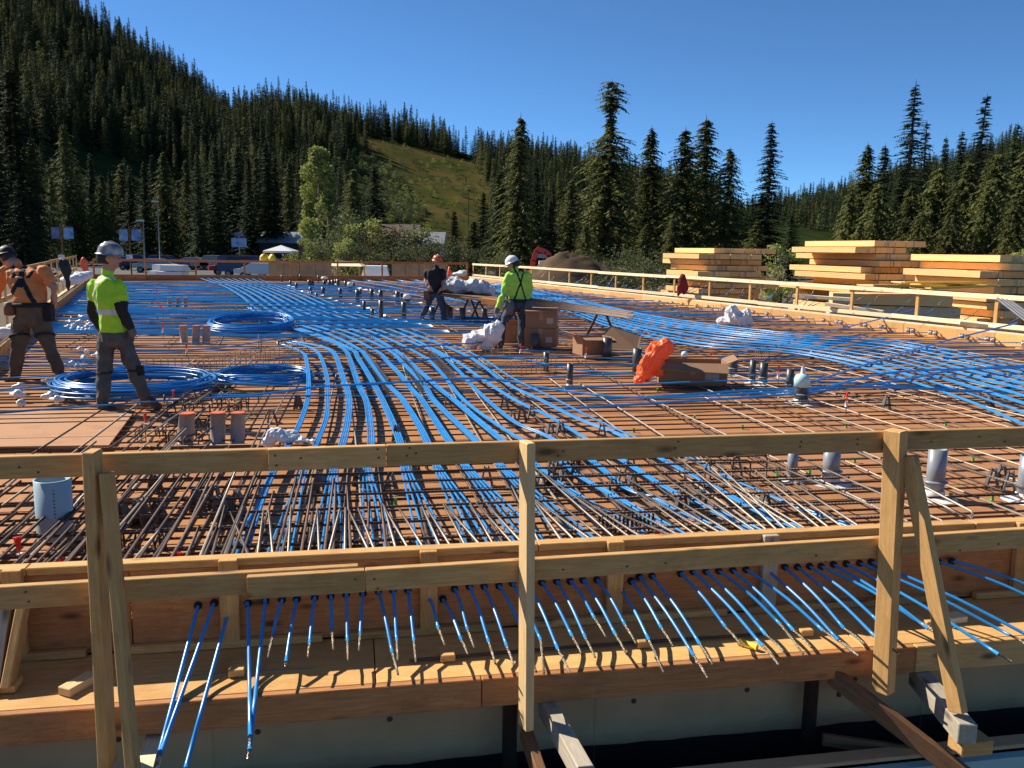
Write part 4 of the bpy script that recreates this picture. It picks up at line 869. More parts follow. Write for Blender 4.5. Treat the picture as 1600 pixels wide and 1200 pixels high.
# ---- cable ends, anchors
def anchor(p, rz, lab, grp, s=1., plate=True):
    t = thing('cable_anchor', lab, 'anchor', p, rz, grp)
    T = M.Translation(p) @ M.Rotation(rz, 4, 'Z') @ M.Rotation(math.pi / 2, 4, 'Y')
    a = MB(); a.lathe([(.012 * s, -.07 * s), (.02 * s, -.06 * s), (.03 * s, -.01 * s), (.045 * s, 0), (.045 * s, .02 * s), (.02 * s, .03 * s), (.016 * s, .09 * s)], 9); me = a.mesh('pocket_former', True); me.transform(T); link('pocket_former', me, 'pvc_white', t)
    if not plate: return
    a = MB(); a.box((-.045 * s, -.045 * s, -.012 * s), (.045 * s, .045 * s, -.002)); me = a.mesh('bearing_plate'); me.transform(T); link('bearing_plate', me, 'steel_dark', t)
e = (C_ - B_).normalized()
for i in range(30):
    c = B_ + e * (3.5 + i * .72 + (i % 2) * .1) ; c = c - V((e.y, -e.x, 0)) * .12
    for j in range(2 if i < 18 else 1): anchor(c + e * (j * .13) + V((0, 0, .13)), math.atan2(-e.x, e.y), 'white-capped cable anchor against the inside of the right form', 'anchors along the right form', 1.1)
rg = random.Random(6)
def scatter(n, x0, x1, y0, y1, lab, grp):
    for i in range(n): anchor(U(rg.uniform(x0, x1), rg.uniform(y0, y1), .09), rg.uniform(0, 6.28), lab, grp, rg.uniform(.8, 1.3), False)
scatter(26, 108, 150, 492, 520, 'white plastic anchor cap in the loose heap near the left edge', 'anchor caps in the left heap')
scatter(9, 110, 165, 545, 575, 'white plastic anchor cap scattered beside the man in orange', 'anchor caps beside the man in orange')
scatter(9, 20, 110, 588, 632, 'white plastic anchor cap on the floor left of the large coil', 'anchor caps left of the coil')
for i in range(7): anchor(U(437 + i * 4.5, 536 - i * .8, .14), 2.4, 'grey-white dead-end anchor of a left bundle at the far hump', 'dead-end anchors at the hump', .9)
# ---- stud rails
def stud_rail(a, b, h, lab, step=.10):
    p, q = U(*a, .035), U(*b, .035); L = (q - p).length; T, L = frame(p, q); t = thing('stud_rail', lab, 'stud rail', p)
    mb = MB(); mb.box((0, -.012, 0), (L, .012, .004)); link('base_strip', mb.mesh('base_strip'), 'rebar_light', t, None, T)
    mb = MB(); mb.lathe([(.006, .004), (.006, h - .008), (.015, h - .006), (.015, h)], 6); me = mb.mesh('stud')
    for i in range(int(L / step) + 1): link('stud', me, 'rebar_light', t, None, T @ M.Translation((i * step, 0, 0)))
for a, b, h, lab in [((310,592),(472,570),.23,'row of steel studs behind the smaller coil'),((318,580),(470,558),.23,'second row of steel studs behind the smaller coil'),((275,500),(402,493),.26,'row of steel studs in front of the far left cables'),((290,492),(400,485),.26,'rearmost row of steel studs among the far left cables'),((566,560),(606,618),.2,'left diagonal stud row between the flat bundles'),((630,575),(662,620),.2,'middle diagonal stud row between the flat bundles'),((672,566),(712,610),.2,'right diagonal stud row between the flat bundles'),((524,530),(548,548),.2,'short stud row at the hump, left'),((562,528),(586,545),.2,'short stud row at the hump, middle'),((600,525),(628,542),.2,'short stud row at the hump, right'),((790,590),(872,580),.22,'stud row in front of the man in lime green'),((740,560),(800,562),.22,'stud row left of the stacked boxes'),((535,508),(632,503),.24,'stud row among the dark pipes'),((452,470),(500,466),.28,'far stud row left of the pipe field'),((330,470),(400,462),.26,'far stud row on the left'),((1010,500),(1130,486),.2,'stud row in the far part of the right band'),((950,512),(1020,503),.2,'second stud row in the right band'),((205,520),(300,512),.22,'stud row right of the man in the lime shirt'),((195,590),(300,580),.22,'stud row behind the large coil'),((1290,560),(1330,575),.17,'stud row under the right band'),((1180,565),(1270,540),.18,'longer stud row under the right band')]:
    stud_rail(a, b, h, lab, .10 if a[1] > 540 else .2)
# ---- bar chairs
def chair_mesh():
    mb = MB(); h = .16
    for s in (-1, 1):
        mb.bar(V((s * .045, 0, 0)), V((s * .014, 0, h)), .034, .012, up=(1, 0, 0)); mb.bar(V((s * .045, .05, 0)), V((s * .014, .012, h)), .028, .012, up=(1, 0, 0))
    mb.box((-.038, -.008, .055), (.038, .008, .07)); mb.box((-.022, -.01, h - .012), (.022, .012, h)); mb.box((-.02, -.01, h), (-.012, .012, h + .018)); mb.box((.012, -.01, h), (.02, .012, h + .018)); return mb.mesh('bar_chair')
cm = chair_mesh()
CH = [(205,815),(230,818),(320,800),(355,808),(845,770),(882,760),(972,770),(875,742),(895,725),(815,660),(860,685),(1080,800),(1065,805),(985,742),(425,660),(788,640),(1550,765),(1577,770),(1565,752),(1547,635),(1385,640),(700,640),(620,690),(465,640),(560,760),(610,770),(1195,800),(1150,745),(940,690),(660,735),(240,770),(280,745),(760,760),(500,770),(1640,760)]
CH += [(x + dx, y + dy) for x, y in CH[:12] for dx, dy in ((16, -3), (-14, 5))]
for i, (x, y) in enumerate(CH):
    o = link('bar_chair', cm, 'plastic_chair', None, None, M.Translation(U(x, y, .002)) @ M.Rotation(rnd(-.5, .5), 4, 'Z')); o.scale = (1, 1, rnd(.75, 1.05)); tag(o, 'dark A-shaped plastic bar chair under the steel', 'bar chair', 'plastic bar chairs')
# green spacer chips
gm = MB(); gm.lathe([(.016, 0), (.012, .012), (.012, .04), (.018, .045)], 8); gm = gm.mesh('spacer'); mat('green_plastic', (.10, .42, .07), rough=.5)
for x, y in [(1085,655),(1160,670),(990,675),(1322,668),(1477,665),(1335,722),(1520,722),(1214,745),(1265,742),(618,789),(1027,612),(1141,610),(1485,780),(1550,782)]:
    tag(link('spacer', gm, 'green_plastic', None, None, M.Translation(U(x, y, .002))), 'small green plastic spacer on the plywood at right of centre' if x > 900 else 'small green spacer among the near bundles', 'spacer', 'green spacers' if x > 900 else None)
# ---- pipes and sleeves
def pipe(x, yb, yt, w, lab, kind='grey', grp=None):
    b = U(x, yb, .0); dist = math.hypot(b.y, b.x); r = w / 2 / F_PX * b.y * (.98 if b.y < 13 else 1.15); top = UD(x, yt, b.y); h = max(.12, top.z) * (1.15 if b.y > 13 else 1.)
    t = thing('pipe_sleeve', lab, 'pipe', b, rnd(0, 6), grp); n = 20 if b.y < 12 else 10
    big = b.y < 13
    m = 'pvc_light' if b.y < 10 else 'pvc_grey'
    mb = MB(); mb.lathe([(r, .0), (r, h), (r * .86, h), (r * .86, h - .05)], n, b); mb.build('pipe_body', m, t, True)
    for pz in ('x',):
        mb = MB(); mb.lathe([(r * .855, h - .03), (r * .855, h - .025)], n, b); mb.build('end_cap', 'pvc_white' if kind == 'white' or big and kind != 'plain' else 'pvc_grey', t)
    if big and kind != 'plain':
        mb = MB(); z = h * .32; mb.lathe([(r * 1.01, z), (r * 1.35, z + .004), (r * 1.35, z + .012), (r * 1.01, z + .018)], n, b, cap=False); mb.build('collar', 'pvc_light', t, True)
        mb = MB(); mb.lathe([(r * 1.01, .0), (r * 1.12, .0), (r * 1.12, h * .16), (r * 1.01, h * .17)], n, b, cap=False); mb.build('base_ring', 'pvc_white', t, True)
        mb = MB(); mb.lathe([(r * 2.5, .001), (r * 1.6, .010), (r * 1.1, .014)], n, b, cap=False); mb.build('sealant', 'pvc_white', t, True)
    if kind == 'white':
        mb = MB(); mb.lathe([(r * 1.12, h * .62), (r * 1.16, h * .9), (r * .9, h * 1.06), (r * .3, h * 1.1)], n, b); mb.build('plastic_cap', 'cap_teal' if big else 'pvc_white', t, True)
        if big:
            mb = MB(); mb.tube([b + V((0, 0, h * 1.08)), b + V((.004, 0, h * 1.25)), b + V((0, 0, h * 1.42))], [r * .3, r * .34, r * .1], 7); mb.build('cap_knot', 'pvc_white', t, True)
    return t
NEARP = [(1237,750,700,17,'slim grey pipe with collar behind the top rail left of the right post','grey'),(1297,755,698,27,'wide grey pipe with collar behind the top rail left of the right post','grey'),(1459,778,701,29,'grey pipe with collar standing alone right of the right guardrail post','grey'),(1603,782,712,30,'grey pipe with white collar cut by the right edge','grey'),
 (890,606,568,10,'slim grey pipe in front of the box and orange bag','grey'),(948,562,532,13,'grey pipe right of the torn cardboard','grey'),(995,580,549,13,'grey pipe hidden beside the orange bag','grey'),(853,580,550,9,'slim grey pipe beside the stud row in front of the man in lime','plain'),(836,548,525,11,'grey pipe at the foot of the stacked boxes','plain'),(1145,586,555,14,'grey pipe right of the cardboard box','grey'),(1175,599,562,10,'slim grey pipe with white foot right of the box','grey'),(1192,602,566,13,'grey pipe with white foot right of the slim one','grey'),(1233,614,576,12,'slim grey pipe beside the teal-capped pipe','grey'),(1251,630,588,22,'grey pipe with teal plastic cap and knot','white'),(1269,560,553,7,'short pipe stub near the box','plain'),(1069,568,553,8,'teal-capped stub behind the cardboard box','white')]
for x, yb, yt, w, lab, kd in NEARP: pipe(x, yb, yt, w, lab, kd)
FARP = [(190,420,480,20),(137,400,450,18),(305,395,460,26),(335,400,460,24),(315,460,530,22),(325,495,545,22),(370,510,565,24),(430,460,535,30),(440,400,455,26),(485,400,460,26),(515,395,455,26),(562,390,460,28),(582,470,545,28),(630,405,470,26),(735,490,580,34),(762,470,545,18),(862,480,575,30),(943,490,580,34),(1092,500,580,34),(1130,510,580,18),(795,590,700,26),(945,590,750,36),(1148,600,725,38),(868,655,740,28),(1400,650,770,42),(1535,620,740,38),(1570,640,740,30),(60,350,400,14),(225,345,395,14),(385,355,410,14),(540,390,440,20),(700,415,460,20)]
for i, (x, yt, yb, w) in enumerate(FARP): pipe(x / 5.714 + 430, yb / 5.714 + 370, yt / 5.714 + 370, w / 5.714, 'dark pipe stub in the pipe field beyond the cable hump', 'plain', 'pipe stubs in the far pipe field')
for x, yb, yt, w, lab in [(723,506,484,8,'dark pipe stub right of the man in black'),(757,500,484,8,'dark pipe stub under the trestle table'),(741,545,521,7,'slim dark pipe in front of the white sack'),(778,547,520,10,'dark pipe at the left foot of the man in lime')]: pipe(x, yb, yt, w, lab, 'plain')
for x, yb, yt, w, lab in [(507,441,434,8,'white-capped pipe at the back of the far pipe field'),(547,456,444,7,'white-capped pipe in the middle of the far pipe field'),(636,476,463,9,'white-capped pipe left of the man in black')]: pipe(x, yb, yt, w, lab, 'white')
# big pale blue pipe at left
b = U(88, 842, 0); t = thing('pipe_sleeve', 'large pale blue plastic pipe standing open beside the left guardrail post', 'pipe', b); r = 24.5 / F_PX * b.length * .99; top = UD(88, 748, b.y).z
mb = MB(); mb.lathe([(r, 0), (r, top), (r * .90, top), (r * .90, .05)], 32, b, cap=False); mb.build('pipe_wall', 'pvc_blue', t, True)
mb = MB(); mb.lathe([(r * .9, .02), (r * .9, .03)], 32, b); mb.build('pipe_floor', 'pvc_blue', t)
mat('print_grey', (.06, .08, .09), rough=.5)
for i in range(9):
    th = math.atan2(-b.y, -b.x) + .02; z = top * (.86 - i * .055); c = b + V((math.cos(th), math.sin(th), 0)) * (r + .0008); sd2 = V((-math.sin(th), math.cos(th), 0)); w = .003 + .002 * (i % 2)
    mb = MB(); mb.add([c + sd2 * -w + V((0, 0, z)), c + sd2 * w + V((0, 0, z)), c + sd2 * w + V((0, 0, z + .009)), c + sd2 * -w + V((0, 0, z + .009))], [(0, 1, 2, 3)]); mb.build('print_mark', 'print_grey', t)
# wrapped grey sleeves with orange tops
for grp, lst, lab in (('n', [(289,694,646,23),(340,694,645,22),(371,694,645,21)], 'behind the left top rail'), ('m', [(288,537,509,11),(306,537,509,11),(322,537,509,11)], 'in front of the tilted coil'), ('f', [(265,481,465,6),(277,481,465,5),(289,481,465,6)], 'among the far left cables')):
    for i, (x, yb, yt, w) in enumerate(lst):
        b = U(x, yb, 0); r = w / 2 / F_PX * b.length; top = UD(x, yt, b.y).z; t = thing('wrapped_sleeve', 'grey taped sleeve with orange top, %s of three %s' % (('left', 'middle', 'right')[i], lab), 'sleeve', b)
        mb = MB(); tl = rnd(-.02, .02); mb.tube([b, b + V((tl, 0, top * .5)), b + V((tl * 2, 0, top))], [r, r * 1.02, r * .97], 14); mb.build('sleeve_body', 'tape_grey', t, True)
        mb = MB(); mb.tube([b + V((tl * 2, 0, top - .002)), b + V((tl * 2, 0, top + .006))], r * .985, 14); mb.build('orange_top', 'paint_orange', t)
# marker stakes: white block with red whiskers
def marker(x, y, h, lab, z=.02, s=1., block=True):
    p = U(x, y, z); t = thing('marker', lab, 'marker', p)
    if block:
        mb = MB(); mb.tube([p + V((0, 0, 0)), p + V((0, 0, h))], .005 * s, 6); mb.build('pin', 'steel_dark', t, True)
        mb = MB(); mb.tube([p + V((0, 0, h * .62)), p + V((0, 0, h))], .017 * s, 8); mb.build('sleeve', 'pvc_white', t, True)
    q = p + V((0, 0, h if block else 0))
    mb = MB()
    for i in range(9):
        d = V((rnd(-.18, .18), rnd(-.18, .18), 1)) * .095 * s; mb.tube([q, q + d], .0042 * s, 4)
    mb.build('whiskers', 'flag_red', t)
for x, y, h, lab, bl in [(32,892,.10,'red-whiskered marker on a grey sleeve at the lower left form',1),(96,897,.03,'red-whiskered marker left of the left guardrail post',0),(280,888,.03,'red-whiskered marker right of the left guardrail post',0),(1332,832,.03,'red-whiskered marker at the right end of the hooked bars',0),(1028,845,.03,'red-whiskered marker by the spiral coil at the front form',0),(228,690,.17,'red-whiskered white sleeve marker beside the raw plywood sheet',1),(272,640,.12,'pink-red marker beside the large coil',1),(915,570,.18,'red-tipped marker in front of the torn cardboard',1),(1321,650,.17,'white sleeve pin on the open plywood right of the teal cap',1),(1215,605,.2,'red-tipped pin beside the slim pipe left of the teal cap',1),(255,530,.2,'red marker left of the middle wrapped sleeves',1),(292,560,.14,'red marker in front of the middle wrapped sleeves',1),(813,560,.15,'red marker in front of the man in lime',1),(1110,575,.16,'white sleeve pin behind the cardboard box',1)]:
    marker(x, y, h, lab, block=bool(bl))
for i in range(16): marker(240 + rnd(-4, 8) + i * .9, 444 + i * 3.2, .1, 'red marker in the far left cluster of markers', s=1.4, block=False)
tag([o for o in C.objects if o.name.startswith('marker')][0], None)
for o in C.objects:
    if o.get('label') == 'red marker in the far left cluster of markers': o['group'] = 'far left red markers'
# dark red string line along the form
mb = MB(); mb.tube([FR(s, -.07, .235 + .004 * math.sin(s * 5)) for s in [S0 + .2 + i * .25 for i in range(34)]], .0035, 4); mat('string_red', (.22, .02, .05), rough=.8); tag(mb.build('string_line', 'string_red', None, True, at=FR(0, -.07, .2)), 'dark red string line stretched along the inside of the front form', 'string')
# ============================================================ OTHER THINGS ON AND BEYOND THE DECK
def lump(name, pts, voxel, m, lab, cat, sm=3, noise_amp=.02, nf=9., grp=None, at=None, flat=False):
    """soft thing: ellipsoids fused into one skin and crumpled; pts = (centre, rx, ry, rz)"""
    mb = MB()
    for c, rx, ry, rz in pts:
        n = 12; prof = [(math.sin(math.pi * i / 8), -math.cos(math.pi * i / 8)) for i in range(9)]; vs = []
        for r, z in prof:
            r = max(r, .02)
            for j in range(n): vs.append(V(c) + V((r * rx * math.cos(6.2832 * j / n), r * ry * math.sin(6.2832 * j / n), z * rz)))
        mb.add(vs, [(i * n + j, i * n + (j + 1) % n, (i + 1) * n + (j + 1) % n, (i + 1) * n + j) for i in range(8) for j in range(n)] + [tuple(reversed(range(n))), tuple(range(8 * n, 9 * n))])
    me = remeshed(mb, voxel, sm)
    displace(me, lambda c: -noise_amp * ((abs(MN.noise(V((c.x + c.z * .35, c.y, (c.z - c.x * .3) * .38)) * nf * .8)) * 2.2) ** .75 + .4 * (abs(MN.noise(V((c.x - c.z * .5, c.y, (c.z + c.x * .5) * .5)) * nf * 1.9 + V((5, 1, 2)))) * 2.2) ** .75 - .55))
    if flat: me.polygons.foreach_set('use_smooth', [False] * len(me.polygons))
    o = link(name, me, m, None, at if at is not None else V(pts[0][0])); return tag(o, lab, cat, grp)
# raw plywood sheet underfoot at left
poly = [U(-60, 700, .045), U(-60, 645, .045), U(212, 641, .045), U(170, 697, .045)]
T, L = frame(U(-330, 672, .045), U(0, 672, .045)); c = sum(poly, V()) / 4; Tm = M.Translation(c) @ M.Rotation(math.atan2(D1.y, D1.x), 4, 'Z'); ti_ = Tm.inverted()
loc = [ti_ @ p for p in poly]; mb = MB(); mb.add([(p.x, p.y, .009) for p in loc] + [(p.x, p.y, -.009) for p in loc], [(3, 2, 1, 0), (4, 5, 6, 7), (0, 1, 5, 4), (1, 2, 6, 5), (2, 3, 7, 6), (3, 0, 4, 7)])
tag(link('plywood_board', mb.mesh('plywood_board'), 'plywood_used', None, None, Tm), 'loose raw plywood sheet under the boots of the man in the lime shirt', 'plywood sheet')
# cardboard boxes
def carton(px, w, d, h, rz, lab, z0=.06, flaps=(1, 1, 1, 1), open_=.5):
    c = U(*px, .06); t = thing('cardboard_box', lab, 'box', (c.x, c.y, z0), rz); th = .006
    def prt(nm, a, b):
        m_ = MB(); m_.box(a, b); o = m_.build(nm, 'cardboard'); o.parent = t; return o
    prt('side', (-w / 2, -d / 2, 0), (w / 2, -d / 2 + th, h)); prt('side', (-w / 2, d / 2 - th, 0), (w / 2, d / 2, h)); prt('side', (-w / 2, -d / 2 + th, 0), (-w / 2 + th, d / 2 - th, h)); prt('side', (w / 2 - th, -d / 2 + th, 0), (w / 2, d / 2 - th, h)); prt('base', (-w / 2 + th, -d / 2 + th, .0), (w / 2 - th, d / 2 - th, th))
    for k, (ax, l, wd) in enumerate((((0, -1), d * .48, w), ((0, 1), d * .48, w), ((-1, 0), d * .48, d), ((1, 0), d * .48, d))):
        if not flaps[k]: continue
        a = rnd(-.5, .9) + open_ * .6; vs = []
        o = V((ax[0] * w / 2, ax[1] * d / 2, h)); s = V((-ax[1], ax[0], 0)); dr = V((ax[0], ax[1], 0)) * math.cos(a) + V((0, 0, math.sin(a)))
        q = [o - s * wd / 2, o + s * wd / 2, o + s * wd * .48 + dr * l * rnd(.6, 1), o - s * wd * .48 + dr * l * rnd(.6, 1)]; nn = (q[1] - q[0]).cross(q[3] - q[0]).normalized() * .004
        m_ = MB(); m_.add([v + nn for v in q] + [v - nn for v in q], [(0, 1, 2, 3), (7, 6, 5, 4), (0, 4, 5, 1), (1, 5, 6, 2), (2, 6, 7, 3), (3, 7, 4, 0)]); fl = m_.build('flap', 'cardboard'); fl.parent = t
    m_ = MB(); m_.box((-.035, -d / 2 - .0015, h * .45), (.035, -d / 2 - .0002, h - .002)); o = m_.build('tape', 'tape_brown'); o.parent = t
    m_ = MB(); m_.box((w * .18, -d / 2 - .0015, h * .25), (w * .38, -d / 2 - .0002, h * .55)); o = m_.build('paper_label', 'paper'); o.parent = t
    return t
mat('tape_brown', (.36, .22, .11), rough=.3); mat('paper', (.42, .38, .32), rough=.8, namt=.1)
carton((1078, 597), .90, .50, .29, -.06, 'long low cardboard box leaning against the orange bag', open_=-.1)
carton((846, 540), .58, .5, .34, -.15, 'lower of two stacked cardboard boxes beside the man in lime', flaps=(0, 0, 0, 0))
carton((846, 540), .57, .48, .33, -.1, 'upper of two stacked cardboard boxes, flaps torn open', z0=.405, flaps=(1, 1, 0, 1))
carton((800, 534), .42, .4, .34, .25, 'cardboard box behind the legs of the man in lime', flaps=(1, 0, 1, 0))
carton((925, 553), .55, .4, .30, .35, 'dark torn cardboard box right of the stacked boxes', flaps=(1, 0, 1, 1), open_=-.6)
c = U(965, 548, .05); mb = MB(); mb.add([c + V((-.5, 0, .03)), c + V((.35, -.1, .02)), c + V((.45, .25, .25)), c + V((-.1, .3, .42)), c + V((-.5, 0, .022)), c + V((.35, -.1, .012)), c + V((.45, .25, .242)), c + V((-.1, .3, .412))], [(0, 1, 2, 3), (7, 6, 5, 4), (0, 4, 5, 1), (1, 5, 6, 2), (2, 6, 7, 3), (3, 7, 4, 0)]); tag(mb.build('cardboard_flap', 'cardboard', None, at=c), 'crumpled cardboard sheet in front of the torn box', 'cardboard')
# bags
c = U(1015, 600, .06); k = c.y / F_PX
def pp(x, y, dy=0.): return UD(x, y, c.y + dy)
lump('plastic_bag', [(pp(1000, 594), .09, .09, .06), (pp(1008, 582), .12, .12, .13), (pp(1016, 566), .15, .13, .17), (pp(1028, 550), .15, .13, .16), (pp(1036, 540), .13, .11, .10), (pp(1043, 546), .08, .08, .08), (pp(1030, 572), .10, .1, .15)], .014, 'bag_orange', 'crumpled bright orange plastic bag leaning on a cardboard box', 'bag', 8, .045, 9.)
c = U(1150, 508, .06)
lump('sand_bag', [(pp(1136, 503), .26, .22, .12), (pp(1150, 498), .3, .25, .2), (pp(1143, 488), .16, .16, .18), (pp(1165, 497), .2, .2, .2), (pp(1168, 487), .06, .06, .1), (pp(1158, 505), .3, .25, .12)], .022, 'tarp_white', 'white crumpled sack standing on the right band of cables', 'sack', 8, .07, 6.)
c = U(745, 545, .06)
lump('sand_bag', [(pp(735, 532), .16, .2, .14), (pp(750, 527), .22, .2, .15), (pp(768, 522), .2, .2, .2), (pp(775, 512), .15, .15, .14)], .02, 'tarp_white', 'white sack slumped left of the man in lime', 'sack', 8, .06, 7.)
lump('sand_bag', [(pp(760, 540), .15, .15, .10), (pp(768, 533), .12, .14, .1)], .03, 'tarp_white', 'small dirty white sack in front of the slumped sack', 'sack', 2, .05, 6.)
c = U(440, 697, .06)
lump('plastic_sheet', [(pp(420, 690), .06, .08, .05), (pp(432, 680), .10, .1, .07), (pp(447, 682), .12, .1, .06), (pp(464, 686), .1, .08, .03), (pp(482, 689), .06, .06, .015)], .009, 'tarp_white', 'crumpled white plastic sheet just behind the top rail at left', 'plastic sheet', 6, .022, 14.)
# trestle table with folded grey bag
tc = U(735, 500, 0); t = thing('trestle_table', 'low trestle table with a plank top behind the man in black', 'table', tc)
a, b = U(690, 503, 0), U(790, 497, 0); za = .78
a2, b2 = UD(668, 452, 22.4), UD(800, 468, 19.6)
board('table_top', UD(675, 455, 22.0), UD(790, 470, 20.6), 1.1, .05, 'wood_old', t)
for s in (UD(712, 460, 21.7), UD(772, 468, 20.9)):
    for q in (-1, 1):
        for w in (-.35, .35): board('leg', V((s.x + w, s.y, s.z - .02)), V((s.x + w + q * .25, s.y, .02)), .04, .05, 'steel_dark', t)
c = UD(715, 450, 21.8)
lump('bulk_bag', [(c + V((-.5, 0, .12)), .25, .3, .3), (c + V((-.05, 0, .05)), .5, .4, .22), (c + V((.4, 0, .05)), .5, .4, .2), (c + V((.75, -.05, -.05)), .25, .3, .15)], .03, 'bag_grey', 'folded grey-white bulk bag lying on the trestle table', 'bag', 8, .09, 4.)
mb = MB()
for z in range(14): mb.bar(UD(790 + z * 2, 470 + z * 1.6, 20 - z * .15) + V((0, 0, 0)), UD(960, 482 + z * .6, 19 - z * .1), .02, .02)
# stacked loose bars beyond the boxes on the right table
t = thing('bar_stack', 'stack of grey steel bars laid on trestles right of the stacked boxes', 'rebar stack', U(900, 505, 0))
for z in range(22): rod('bar', UD(795 + rnd(-4, 4), 462 + z * .5, 19.4 - z * .04), UD(985 + rnd(-8, 8), 488 + z * .45, 18.2 - z * .04), .014, 'rebar_dark', 5, t)
for x, y, Y in ((835, 472, 19.), (940, 484, 18.2)):
    s = UD(x, y + 8, Y)
    for q in (-1, 1): board('leg', s + V((q * .1, 0, 0)), V((s.x + q * .3, s.y, .02)), .05, .05, 'steel_dark', t)
t = thing('wood_plank', 'brown timber beam offcut on the deck left of the man in lime', 'timber', U(757, 492, 0))
board('plank', UD(754, 470, 17.6), UD(785, 474, 17.3), .1, .12, 'wood_form', t)
# jacket and cloth hung on rails
c = FR(0, 0, 0); q = UD(1066, 441, 28.3)
lump('jacket', [(q + V((0, 0, .16)), .09, .1, .12), (q + V((0, 0, .02)), .15, .1, .2), (q + V((.07, 0, -.16)), .15, .1, .24), (q + V((-.1, 0, -.28)), .08, .08, .22)], .03, 'cloth_maroon', 'dark red jacket hung over the right guardrail', 'jacket', 2, .05, 6.)
q = UD(103, 423, 20.5); lump('jacket', [(q, .12, .09, .28), (q + V((.03, 0, -.3)), .08, .07, .2), (q + V((-.08, 0, .1)), .1, .08, .2)], .03, 'black', 'black jacket hung over the left guardrail', 'jacket', 2, .04, 6.)
q = UD(131, 412, 29.); lump('vest', [(q, .12, .09, .22), (q + V((.05, 0, -.25)), .1, .07, .2)], .03, 'paint_orange', 'orange vest hung at the far end of the left guardrail', 'vest', 2, .04, 6.)
for i, (x, y, Y) in enumerate([(110, 438, 24.), (126, 432, 27.5), (5, 520, 12.9), (22, 512, 13.3)]):
    q = UD(x, y, Y); lump('sand_bag', [(q, .3 if i < 2 else .14, .25 if i < 2 else .12, .16 if i < 2 else .09), (q + V((.15, .1, .04)), .2 if i < 2 else .1, .2 if i < 2 else .1, .14 if i < 2 else .07)], .04, 'tarp_white', ['white sack on the left form cap beside the black jacket', 'grey-white sack farther along the left form cap', 'white plastic wrap on the left form at the picture edge', 'white bag behind the man in orange'][i], 'sack', 2, .05, 5.)
# pale battens leaning at the right edge
t = thing('angle_bundle', 'bundle of grey metal angles leaning on the right guardrail at the picture edge', 'metal angles', UD(1600, 520, 15.9))
for i in range(4): board('angle', UD(1558 + i * 7, 466 + i * 1.2, 16.1), UD(1640 + i * 8, 530, 15.0), .05, .03, 'metal_grey', t)

# ---- lumber stacks
def lumber(lab, px, ytop, Y, layers, nb, bw, lens, seed, az=-15):
    rgl = random.Random(seed); c0 = UD(px, ytop, Y); z = GZ; H = c0.z - GZ; lh = H / layers
    ld = V((math.sin(math.radians(az)), math.cos(math.radians(az)), 0)); wd = V((ld.y, -ld.x, 0))
    for l in range(layers):
        rev = layers - l; lw = ordinal(rev) + ' layer from the top' if rev > 1 else 'topmost layer'
        off = ld * rgl.uniform(-.2, .4) + wd * rgl.uniform(-.3, .3) + (wd * -.3 if l % 3 == 1 else V())
        t = thing('lumber_bundle', 'strapped bundle of fresh timbers, %s of the %s lumber stack' % (lw, lab), 'lumber', V((c0.x, c0.y, z)) + off, 0, lab + ' lumber stack')
        Ln = lens * rgl.uniform(.85, 1.1); h = lh - .03
        for i in range(nb):
            o = V((c0.x, c0.y, z + h / 2 + .012)) + off + wd * (bw * (i + .5)) ; k = rgl.uniform(-.03, .03)
            board('timber', o + ld * k, o + ld * (Ln + k + rgl.uniform(-.04, .04)), bw - .006, h, 'wood_beam', t, b=.006)
        for f in (.25, .75):
            o = V((c0.x, c0.y, z)) + off; x0 = o + ld * -.045 + wd * (bw * nb * f); mb = MB(); mb.box((-.02, -.002, 0), (.02, .002, h + .02)); T = M(((wd.x, ld.x, 0, x0.x), (wd.y, ld.y, 0, x0.y), (0, 0, 1, z), (0, 0, 0, 1))); link('strap', mb.mesh('strap'), 'metal_grey', t, None, T)
        for f in (.15, .85):
            o = V((c0.x, c0.y, z + lh - .011)) + off + ld * Ln * f; board('sticker', o, o + wd * bw * nb, .06, .016, 'wood_rail', t, b=0)
        z += lh
lumber('left', 1112, 387, 31.5, 15, 6, .42, 3.0, 1)
lumber('middle', 1364, 375, 30.5, 15, 5, .42, 4.6, 2)
lumber('right', 1567, 398, 25.5, 13, 6, .42, 3.5, 3)
t = thing('panel_stack', 'low pile of yellow-edged boards in front of the middle lumber stack', 'boards', UD(1420, 460, 24.5))
for i in range(5):
    z = -.9 + i * .33; o = UD(1320 + i * 3, 445, 25.5 - .1 * i); o.z = z
    board('beam', o + V((-.6, 0, .15)), o + V((2.4 + .3 * (i % 2), -.8, .15)), 1.1, .30, 'wood_bleach' if i % 2 else 'wood_beam', t)
for i, (x, y, Y, rz) in enumerate([(1352, 446, 24.2, .15), (1400, 441, 24.8, -.12), (1440, 450, 24., .25)]):
    o = UD(x, y, Y); board('yellow_board', o, o + V((2.2 * math.cos(rz), 2.2 * math.sin(rz), .04 * i)), .9, .035, 'wood_fresh', t)
    board('yellow_edge', o + V((.02, -.47, .02)), o + V((2.2 * math.cos(rz), 2.2 * math.sin(rz) - .47, .04 * i + .02)), .03, .05, 'yellow_paint', t)
for i, (x0, y0, x1, y1, Y) in enumerate([(1240, 462, 1330, 468, 24), (1500, 505, 1640, 520, 18.5), (1290, 475, 1380, 488, 22.5)]):
    o = UD(x0, y0, Y); tag(board('timber', o, UD(x1, y1, Y - .8), .2, .09, 'wood_bleach'), 'single pale timber lying outside the right guardrail, %s from the left' % ordinal((1, 3, 2)[i]), 'timber')
